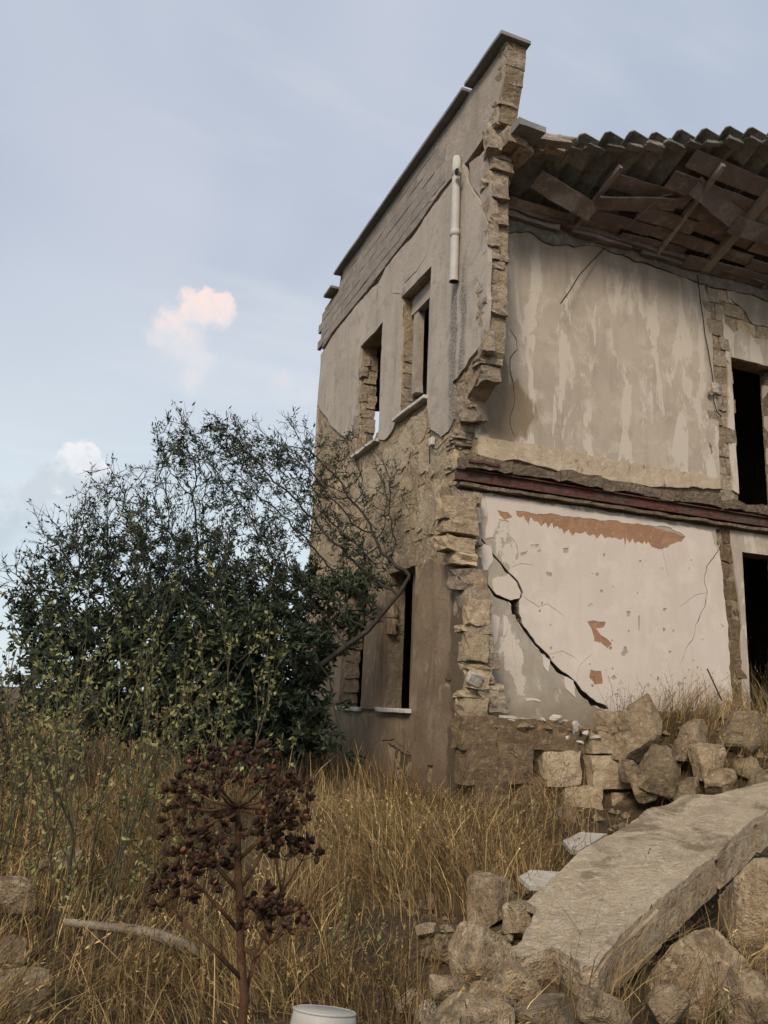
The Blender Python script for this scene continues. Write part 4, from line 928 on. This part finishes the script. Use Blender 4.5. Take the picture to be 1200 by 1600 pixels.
def big_tree():
    blobs = [(300, 1000, 170, 11.0, 1.6), (205, 1030, 120, 10.6, 1.2), (410, 990, 130, 11.0, 1.4), (330, 820, 150, 11.2, 1.3), (455, 770, 95, 11.1, .9), (205, 830, 115, 11.0, 1.0),
             (85, 950, 60, 10.8, .7), (555, 850, 80, 10.7, .6), (110, 860, 70, 11.0, .8), (285, 700, 60, 11.0, .7), (370, 720, 70, 11.2, .7), (465, 690, 42, 11.0, .5), (585, 760, 55, 10.7, .4), (90, 1060, 60, 10.5, .8), (500, 950, 70, 10.6, .6), (30, 900, 36, 10.8, .4), (430, 1110, 80, 10.6, .9), (330, 1130, 100, 10.4, .9), (420, 1050, 90, 10.5, .8), (350, 1060, 110, 10.3, .8), (450, 1140, 50, 10.4, .5), (600, 810, 50, 10.5, .35), (560, 720, 45, 10.8, .4), (520, 780, 60, 10.8, .5), (560, 920, 55, 10.4, .4)]
    pts = []
    for px, py, r, Y, dd in blobs:
        k = int(40*(r/50)**2*1.0)+40
        for _ in range(k):
            while True:
                a, b, c = rng.uniform(-1, 1, 3)
                if a*a+b*b+c*c < 1: break
            p = at(px+a*r, py+b*r, Y+c*dd)
            if p.x < XA-.12 and p.z > .75: pts.append(p)
    base = at(290, 1195, 11.0); base.z = gh(base.x, base.y)-.05
    nodes = [tuple(base)]; par = [-1]
    for px, py, Y, k in ((270, 1100, 11.0, 5), (330, 1090, 10.9, 5), (410, 1100, 10.7, 7), (220, 1080, 10.7, 6), (300, 1060, 11.3, 6)):
        e = at(px, py, Y); last = 0
        for j in range(1, k+1):
            q = base.lerp(e, j/k)+Vector(rng.normal(0, .03, 3)); nodes.append(tuple(q)); par.append(last); last = len(nodes)-1
    # low bare limb reaching across the facade
    last = 12
    for px, py, Y in ((460, 1065, 10.5), (500, 1040, 10.3), (540, 1010, 10.2), (575, 985, 10.2), (600, 955, 10.15), (622, 930, 10.1), (640, 900, 10.1)):
        nodes.append(tuple(at(px, py, Y))); par.append(last); last = len(nodes)-1
    l2 = len(nodes)-6
    for px, py, Y in ((515, 1060, 10.2), (520, 1100, 10.15), (530, 1140, 10.1), (540, 1180, 10.1)):
        nodes.append(tuple(at(px, py, Y))); par.append(l2); l2 = len(nodes)-1
    N, P = colonize(pts, (nodes, par), .115, .17, 1.5)
    n = len(N); r = np.full(n, .0040); acc = np.zeros(n); 
    for i in range(n-1, 0, -1):
        rad = max(.0040, acc[i]**(1/2.35)); r[i] = rad; acc[P[i]] += rad**2.35
    r[0] = min(acc[0]**(1/2.35), .13)
    r = np.minimum(r, .11)
    ok = P >= 0; ok[0] = False; I = np.nonzero(ok)[0]
    kids = np.bincount(P[I], minlength=n)
    root = empty('tree', tuple(base), label='large dark bushy tree with twiggy crown in front of the facade', cat='tree')
    off = np.array(base)
    V, Q = tubes(N[P[I]]-off, N[I]-off, np.minimum(r[P[I]], r[I]*1.6), r[I], 5)
    # fine side twigs
    thin = np.nonzero((r < .011) & (np.arange(n) > 5))[0]
    k = np.repeat(thin, np.where(kids[thin] == 0, 4, 2)); dirs = (N[k]-N[P[k]]); dirs = dirs/np.linalg.norm(dirs, axis=1, keepdims=True)+rng.normal(0, .55, (len(k), 3))+np.array([0, 0, .15]); dirs /= np.linalg.norm(dirs, axis=1, keepdims=True)
    L = rng.uniform(.10, .32, len(k)); e = N[k]+dirs*L[:, None]; keepm = e[:, 0] < XA-.06; k, dirs, L, e = k[keepm], dirs[keepm], L[keepm], e[keepm]
    mid = N[k]+dirs*L[:, None]*.5+rng.normal(0, .015, (len(k), 3))
    for a, b, ra, rb in ((N[k], mid, .0032, .0026), (mid, e, .0026, .0014)):
        V2, Q2 = tubes(a-off, b-off, np.full(len(k), ra), np.full(len(k), rb), 3)
        if len(V2): Q = np.vstack([Q, Q2+len(V)]) if False else np.vstack([Q, Q2+len(V)]); V = np.vstack([V, V2])
    link('trunk', fastmesh('trunk', V, Q), 'bark', root)
    # leaves: clumps along the twigs, sparser and barer towards the facade and the rim
    sx = np.array([((Vector(p)-CAM).dot(RT))/((Vector(p)-CAM).dot(fw))*FPX+600 for p in e]); sy = np.array([800-((Vector(p)-CAM).dot(UPV))/((Vector(p)-CAM).dot(fw))*FPX for p in e])
    cl = np.array([noise.noise(Vector(p)*1.9+Vector((3, 3, 3))) for p in e])
    dens = .9+2.1*cl+1.2*np.clip((sy-840)/150, -.45, 1)-.8*np.clip((e[:, 0]-3.4)/1.0, 0, 1)-.9*np.clip((150-sx)/120, 0, 1)
    cnt = np.clip(np.round(11*np.clip(dens, 0, 2.2)+rng.normal(0, 1.2, len(e))), 0, 20).astype(int)
    kk = np.repeat(np.arange(len(e)), cnt); t = rng.uniform(.15, 1.05, len(kk))[:, None]
    pos = N[k][kk]*(1-t)+e[kk]*t+rng.normal(0, .012, (len(kk), 3)); dv = dirs[kk]*.8+rng.normal(0, .6, (len(kk), 3))+np.array([0, 0, .1])
    tone = (np.clip(rng.normal(1.0, .28, len(kk)), .35, 1.9)*(1+.35*cl[kk]))[:, None]*np.array([[1.0, 1.0, 1.0]])+rng.normal(0, .05, (len(kk), 3))
    V, Q, tn = leaves(pos-off, dv, rng.uniform(.04, .10, len(kk))*(1+.35*np.clip((sy[kk]-850)/150, 0, 1)), rng.uniform(.014, .026, len(kk))*(1+.7*np.clip((sy[kk]-850)/150, 0, 1)), np.clip(tone, .2, 2))
    link('crown', fastmesh('crown', V, Q, tn), 'leaf', root)
    print('tree nodes', n, 'twigs', len(k), 'leaves', len(kk))
big_tree()

def shrub(name, label, px, py, Y, spread, count, height, matl, leafn, lsz, lean=.22, cat='shrub', seed=0, stemr=.006):
    g = np.random.default_rng(seed+100); b = at(px, py, Y); b.z = gh(b.x, b.y)-.02
    root = empty(name, tuple(b), label=label, cat=cat)
    P0, P1, R0, R1, LP, LD = [], [], [], [], [], []
    def grow(p, d, L, r, depth):
        k = max(3, int(L/.12)); 
        for j in range(k):
            d = d+g.normal(0, .10, 3)+np.array([0, 0, .04]); d /= np.linalg.norm(d); q = p+d*L/k; r2 = r*(1-.6*(j+1)/k)
            P0.append(p); P1.append(q); R0.append(r*(1-.6*j/k)); R1.append(r2)
            if depth > 0 or j > k*.35:
                for _ in range(g.poisson(leafn)): LP.append(p+(q-p)*g.uniform()); LD.append(d*.5+g.normal(0, .7, 3)+np.array([0, 0, .2]))
            if depth < 2 and j > 0 and g.uniform() < (.5 if depth == 0 else .35): grow(q, d+g.normal(0, .45, 3), L*g.uniform(.25, .5), r2*.7, depth+1)
            p = q
    for _ in range(count):
        p = np.array([g.normal(0, spread), g.normal(0, spread*.7), 0]); d = np.array([g.normal(0, lean)+p[0]*.25, g.normal(0, lean), 1.])
        grow(p, d/np.linalg.norm(d), height*g.uniform(.6, 1.08), stemr*g.uniform(.7, 1.3), 0)
    V, Q = tubes(P0, P1, R0, R1, 4); link('stems', fastmesh('stems', V, Q), 'stem', root, kind='stuff')
    LP, LD = np.array(LP), np.array(LD); n = len(LP); tone = np.clip(g.normal(1, .3, n), .35, 1.9)[:, None]*np.ones((1, 3))
    V, Q, tn = leaves(LP, LD, g.uniform(.7, 1.3, n)*lsz, g.uniform(.7, 1.3, n)*lsz*.5, tone)
    link('foliage', fastmesh('foliage', V, Q, tn), matl, root, kind='stuff')
shrub('leafy_shrub', 'yellow green leafy shrub with thin upright stems before the tree', 150, 1400, 6.0, .32, 20, 1.8, 'leafy', 1.5, .044, .15, seed=1)
shrub('leafy_shrub', 'yellow green shrub at the far left edge beneath the tree', 10, 1330, 6.6, .36, 16, 1.75, 'leafy', 1.6, .044, .15, seed=2)
shrub('dark_shrub', 'dark green shrub behind the leafy shrubs at the left edge', -25, 1200, 9.5, .4, 16, 1.7, 'leaf', 2.4, .06, .2, seed=3, stemr=.009)
shrub('leafy_shrub', 'small pale green shrub between leafy shrub and dead umbel plant', 250, 1330, 7.0, .2, 10, 1.5, 'leafy', 1.8, .045, .14, seed=6)
shrub('green_weed', 'low green weed in the grass below the leafy shrub at left', 95, 1440, 5.4, .22, 14, .55, 'leafy', 2.2, .035, .35, 'weed', 8, .003)
shrub('green_weed', 'low green weed right of the dead umbel plant near the bucket', 560, 1500, 4.8, .15, 9, .32, 'leafy', 2.0, .028, .4, 'weed', 9, .003)
shrub('dry_weed', 'brown dry weed growing along the top of the plinth', 940, 1150, 8.8, .14, 8, .4, 'twig', 1.0, .016, .35, 'weed', 10, .003)
shrub('dry_weed', 'dark dry twiggy weed behind the tall boulder against the cream wall', 985, 1130, 8.85, .12, 14, .75, 'twig', 1.2, .018, .3, 'weed', 4, .004)
shrub('dry_weed', 'brown dry twiggy weed in the middle of the rubble mound', 1060, 1120, 8.75, .16, 14, .55, 'twig', 1.0, .018, .35, 'weed', 5, .004)
shrub('dry_weed', 'dry twiggy weed in front of the lower doorway', 1185, 1130, 8.6, .14, 10, .8, 'twig', .8, .016, .3, 'weed', 7, .004)

# dead umbel plant in the foreground
def umbel_plant():
    Y = 2.25; g = np.random.default_rng(5)
    b = at(372, 1600, Y); b.z = gh(b.x, b.y); root = empty('dead_umbel_plant', tuple(b), label='dead brown umbel plant with clustered seed heads in the foreground', cat='plant')
    L = lambda px, py, dy=0.: at(px, py, Y+dy)-b
    base = Vector((0, 0, 0))
    def stem(pts, r): return tube_pts('stem' if r[0] > .009 else 'branch', pts, r, 'fennel', root, 8)
    stem([base, L(382, 1560), L(376, 1480), L(374, 1400), L(371, 1330), L(372, 1290), L(370, 1262)], [.013, .0115, .0105, .0105, .0095, .008, .007])
    def umbel(c, axis, R, nray, nseed, s0):
        axis = axis.normalized(); a = axis.orthogonal().normalized(); bb = axis.cross(a)
        P0, P1, SP, SD = [], [], [], []
        for i in range(nray):
            t = 2*math.pi*(i*.618); rho = math.sqrt((i+.5)/nray)*1.25
            d = (axis*math.cos(rho)+(a*math.cos(t)+bb*math.sin(t))*math.sin(rho)).normalized()+Vector(g.normal(0, .08, 3)); e = c+d*R*g.uniform(.75, 1.08)
            P0.append(c); P1.append(e)
            for k in range(nseed):
                dd = (d*.7+Vector(g.normal(0, .75, 3))).normalized(); f = e+dd*R*g.uniform(.02, .10); P0.append(e); P1.append(f); SP.append(f); SD.append(dd)
        V, Q = tubes(P0, P1, np.full(len(P0), .0013), np.full(len(P0), .0009), 4)
        u_ = link('umbel', fastmesh('umbel', V, Q), 'fennel', root)
        # flat winged seeds: cupped discs with thickness
        V, Fc, tn = [], [], []
        for p, d in zip(SP, SD):
            side = d.cross(Vector(g.normal(0, 1, 3))).normalized(); nn = d.cross(side); s = s0*g.uniform(.75, 1.25); k0 = len(V); tt = g.uniform(.35, 1.2) if g.uniform() < .85 else g.uniform(1.6, 2.8)
            for sgn in (1, -1):
                V.append(p+d*s*.9+nn*s*(.30*sgn+.18)); tn.append(tt)
                for j in range(7):
                    t = 2*math.pi*j/7; V.append(p+d*s*(.9+math.cos(t)*1.0)+side*s*.68*math.sin(t)+nn*s*.06*sgn); tn.append(tt*g.uniform(.8, 1.2))
            for j in range(7):
                j2 = (j+1) % 7
                Fc += [(k0, k0+1+j, k0+1+j2), (k0+8, k0+9+j2, k0+9+j), (k0+1+j, k0+9+j, k0+9+j2), (k0+1+j, k0+9+j2, k0+1+j2)]
        me = fastmesh('seed_head', np.array([tuple(v) for v in V]), np.array(Fc), np.array(tn), 3)
        link('seed_head', me, 'seed', u_, kind='stuff')
    C = L(370, 1262)
    # crown: rays from the top node, each carrying its own small umbel
    top = [(330, 1205, -.06), (400, 1195, .02), (365, 1200, .10), (300, 1235, .05), (440, 1235, -.02), (450, 1255, .07), (285, 1262, -.06), (340, 1235, -.12), (410, 1232, -.12), (318, 1268, .1), (432, 1278, -.08), (285, 1305, -.04)]
    for px, py, dy in top:
        e = L(px, py, dy); m = C.lerp(e, .5)+Vector((0, 0, -.008)); stem([C, m, e], [.0042, .0034, .0026]); umbel(e, (e-C).normalized()*.45+Vector((0, 0, 1)), .062, 6, 9, .0102)
    for n0, mid, e, hd in (((371, 1345, 0), (400, 1318, -.02), (425, 1300, -.05), [(425, 1300, -.05), (447, 1290, .02)]),
                       ((372, 1392, 0), (345, 1362, .02), (318, 1330, .02), [(316, 1328, .02), (335, 1345, -.06), (345, 1310, -.04)]),
                       ((374, 1455, 0), (348, 1425, -.03), (318, 1392, -.05), [(300, 1380, -.05), (282, 1358, .0), (300, 1400, -.1), (322, 1372, .05)]),
                       ((378, 1530, 0), (330, 1480, -.02), (285, 1440, .0), [(268, 1420, 0), (262, 1402, .06)]),
                       ((372, 1395, 0), (400, 1350, .0), (418, 1318, .02), [(424, 1308, .02)]),
                       ((378, 1480, 0), (400, 1495, -.02), (420, 1475, -.05), [(400, 1450, -.05), (425, 1435, -.02), (450, 1445, .02), (440, 1462, -.08), (410, 1425, .04)]),
                       ((382, 1560, 0), (400, 1490, .04), (440, 1395, .06), [(448, 1345, .06), (472, 1345, .02), (428, 1330, .05)])):
        a, m_, e_ = L(*n0), L(*mid), L(*e); stem([a, m_, e_], [.006, .005, .0038])
        for h in hd:
            q = L(*h); stem([e_, e_.lerp(q, .6), q], [.0034, .0026, .002]) if (q-e_).length > .01 else None
            umbel(q, (q-e_)*4+Vector((0, 0, 1)), .054, 5, 9, .0106)
    for px, py in ((425, 1522), (300, 1590)):
        pass
umbel_plant()

# dry grass
def blades(X, Y, H, Wd, lean, seedh, name, bottom=-.03, mat='grass', label=None, parent=None):
    n = len(X); Z = ground_h(X, Y)+bottom; az = rng.uniform(0, 2*np.pi, n); fld = np.array([noise.noise(Vector((a*.55, b_*.55, 7.7))) for a, b_ in zip(X, Y)]); az = np.where(rng.uniform(size=n) < .72, fld*7+rng.normal(0, .55, n), az)
    ld = np.stack([np.cos(az), np.sin(az), np.zeros(n)], -1)*(lean*H)[:, None]; fa = rng.uniform(0, 2*np.pi, n); sd = np.stack([np.cos(fa), np.sin(fa), np.zeros(n)], -1)
    b = np.stack([X, Y, Z], -1); V = []
    ts = (0, .35, .7, 1.0); ws = (1.0, .85, .6, .12)
    for t, wv in zip(ts, ws):
        c = b+ld*(t**1.9)+np.array([0, 0, 1.])*(H*(t-np.minimum(.18*lean, .45)*t*t))[:, None]
        V += [c-sd*(Wd*wv/2)[:, None], c+sd*(Wd*wv/2)[:, None]]
    V = np.stack(V, 1); Q = np.array([[0, 1, 3, 2], [2, 3, 5, 4], [4, 5, 7, 6]]); Qs = (np.arange(n)[:, None, None]*8+Q[None]).reshape(-1, 4)
    base = np.clip(rng.normal(.78, .36, n), .12, 1.8); br = rng.uniform(size=n) < .45
    tone = base[:, None]*np.where(br[:, None], np.array([[.55, .46, .42]]), np.array([[1.05, 1.0, .92]])); pal = rng.uniform(size=n) < .08
    tone[pal] = tone[pal]*1.9
    tn = np.repeat(tone, 8, axis=0); Vf = V.reshape(-1, 3)
    # seed heads on some stalks: little clusters of bracts
    s = np.nonzero(rng.uniform(size=n) < seedh)[0]
    if len(s):
        k = np.repeat(s, 7); tip = b[k]+ld[k]+np.array([0, 0, 1.])*(H[k]*(1-np.minimum(.18*lean[k], .45)))[:, None]; u_ = rng.uniform(-.09, .05, len(k))
        dirn = ld[k]*1.2+np.array([0, 0, 1.])*H[k][:, None]*.6; dirn /= np.linalg.norm(dirn, axis=1, keepdims=True)
        lv, lq, lt = leaves(tip+dirn*u_[:, None], dirn+rng.normal(0, .35, (len(k), 3)), rng.uniform(.02, .04, len(k)), np.full(len(k), .007), tone[k]*1.05)
        Qs = np.vstack([Qs, lq+len(Vf)]); Vf = np.vstack([Vf, lv]); tn = np.vstack([tn, lt])
    return link(name, fastmesh(name, Vf, Qs, np.clip(tn, .1, 3)), mat, None, kind='stuff', label=label, category='grass')
def allowed(x, y):
    ok = ~((x > 4.5) & (y > 8.55)) & ~((x > XA-.05) & (y > 8.6))
    slabz = (.153*(x-2.89)+.15*(y-4)+.28); u = (x-so_.x)*ex.x+(y-so_.y)*ex.y; v = (x-so_.x)*ey.x+(y-so_.y)*ey.y
    return ok & ~((u > -.15) & (v > -.12) & (v < 1.35))
def scatter(n, x0, x1, y0, y1, power=1.0):
    y = y0+(y1-y0)*rng.uniform(size=n)**power; x = x0+(x1-x0)*rng.uniform(size=n)
    px = np.array([noise.noise(Vector((a*.9, b*.9, 2.2)))+.5*noise.noise(Vector((a*2.9, b*2.9, 5.2))) for a, b in zip(x, y)])
    keepm = allowed(x, y) & (rng.uniform(size=n) < np.clip(.55+1.5*px, .08, 1)); return x[keepm], y[keepm], px[keepm]
x, y, p = scatter(66000, -1.6, 5.2, 3.0, 9.5); m = (x < 2.15) | (y > 5.9) | ((x < 2.6) & (y > 4.4) & (rng.uniform(size=len(x)) < .25)) | (rng.uniform(size=len(x)) < .025); x, y, p = x[m], y[m], p[m]
x = np.where(x > 4.55, x-2.0*rng.uniform(size=len(x)), x)
H = np.clip(rng.normal(.27, .13, len(x))*(1+1.1*p), .06, .75)
H = .86*H*np.where((y > 6.8) & (x > 1.5), 1-.42*sstep(6.8, 7.8, y), 1)
blades(x, y, H, rng.uniform(.0035, .0075, len(x)), np.abs(rng.normal(.5, .42, len(x))), .16, 'dry_grass', label='tall tangled dry straw coloured grass in front of the house')
x, y, p = scatter(16000, -1.6, 5.0, 3.0, 9.3); m = (x < 2.3) | (y > 5.8); x, y = x[m], y[m]; x = np.where(x > 4.5, x-1.8, x)
blades(x, y, rng.uniform(.06, .16, len(x)), rng.uniform(.003, .007, len(x)), rng.uniform(1.2, 3.5, len(x)), .0, 'fallen_straw', bottom=.01, label='flattened straw lying between the standing dry grass')
x, y, p = scatter(34000, -9, 4.6, 9.5, 34, 1.5); H = np.clip(rng.normal(.42, .13, len(x)), .12, .8)
blades(x, y, H, rng.uniform(.006, .013, len(x))*(1+(y-9.5)/12), np.abs(rng.normal(.3, .25, len(x))), .0, 'field_grass', label='dry yellow field grass behind and under the tree')
# tufts on the rubble mound and among the boulders
tx, ty = [], []
for px, py, Y, k, sp_ in [(1050, 1120, 8.8, 260, .22), (1095, 1130, 8.6, 260, .25), (1150, 1110, 8.9, 220, .25), (1185, 1200, 7.8, 170, .2), (1130, 1200, 7.8, 90, .2), (1070, 1180, 8.2, 120, .2), (970, 1090, 8.9, 120, .1), (1110, 1590, 3.8, 50, .15), (1165, 1540, 4.1, 130, .2), (1010, 1585, 3.9, 50, .15), (930, 1585, 4.0, 40, .15), (1195, 1460, 4.6, 110, .15), (1175, 1590, 3.7, 120, .2), (830, 1300, 7.6, 420, .4), (770, 1330, 7.0, 420, .4), (860, 1260, 8.3, 90, .2), (700, 1440, 5.6, 300, .3), (1195, 1080, 9.0, 160, .2)]:
    c = at(px, py, Y); tx += list(rng.normal(c.x, sp_, k)); ty += list(rng.normal(c.y, sp_*.7, k))
tx, ty = np.array(tx), np.array(ty); okm = ~((tx > 4.9) & (ty > 9.2)); tx, ty = tx[okm], ty[okm]
blades(tx, ty, np.clip(rng.normal(.42, .16, len(tx)), .12, .85), rng.uniform(.004, .008, len(tx)), np.abs(rng.normal(.55, .35, len(tx))), .2, 'mound_grass', label='dry grass tufts growing through the rubble and boulders')
print('objects', len(bpy.data.objects))
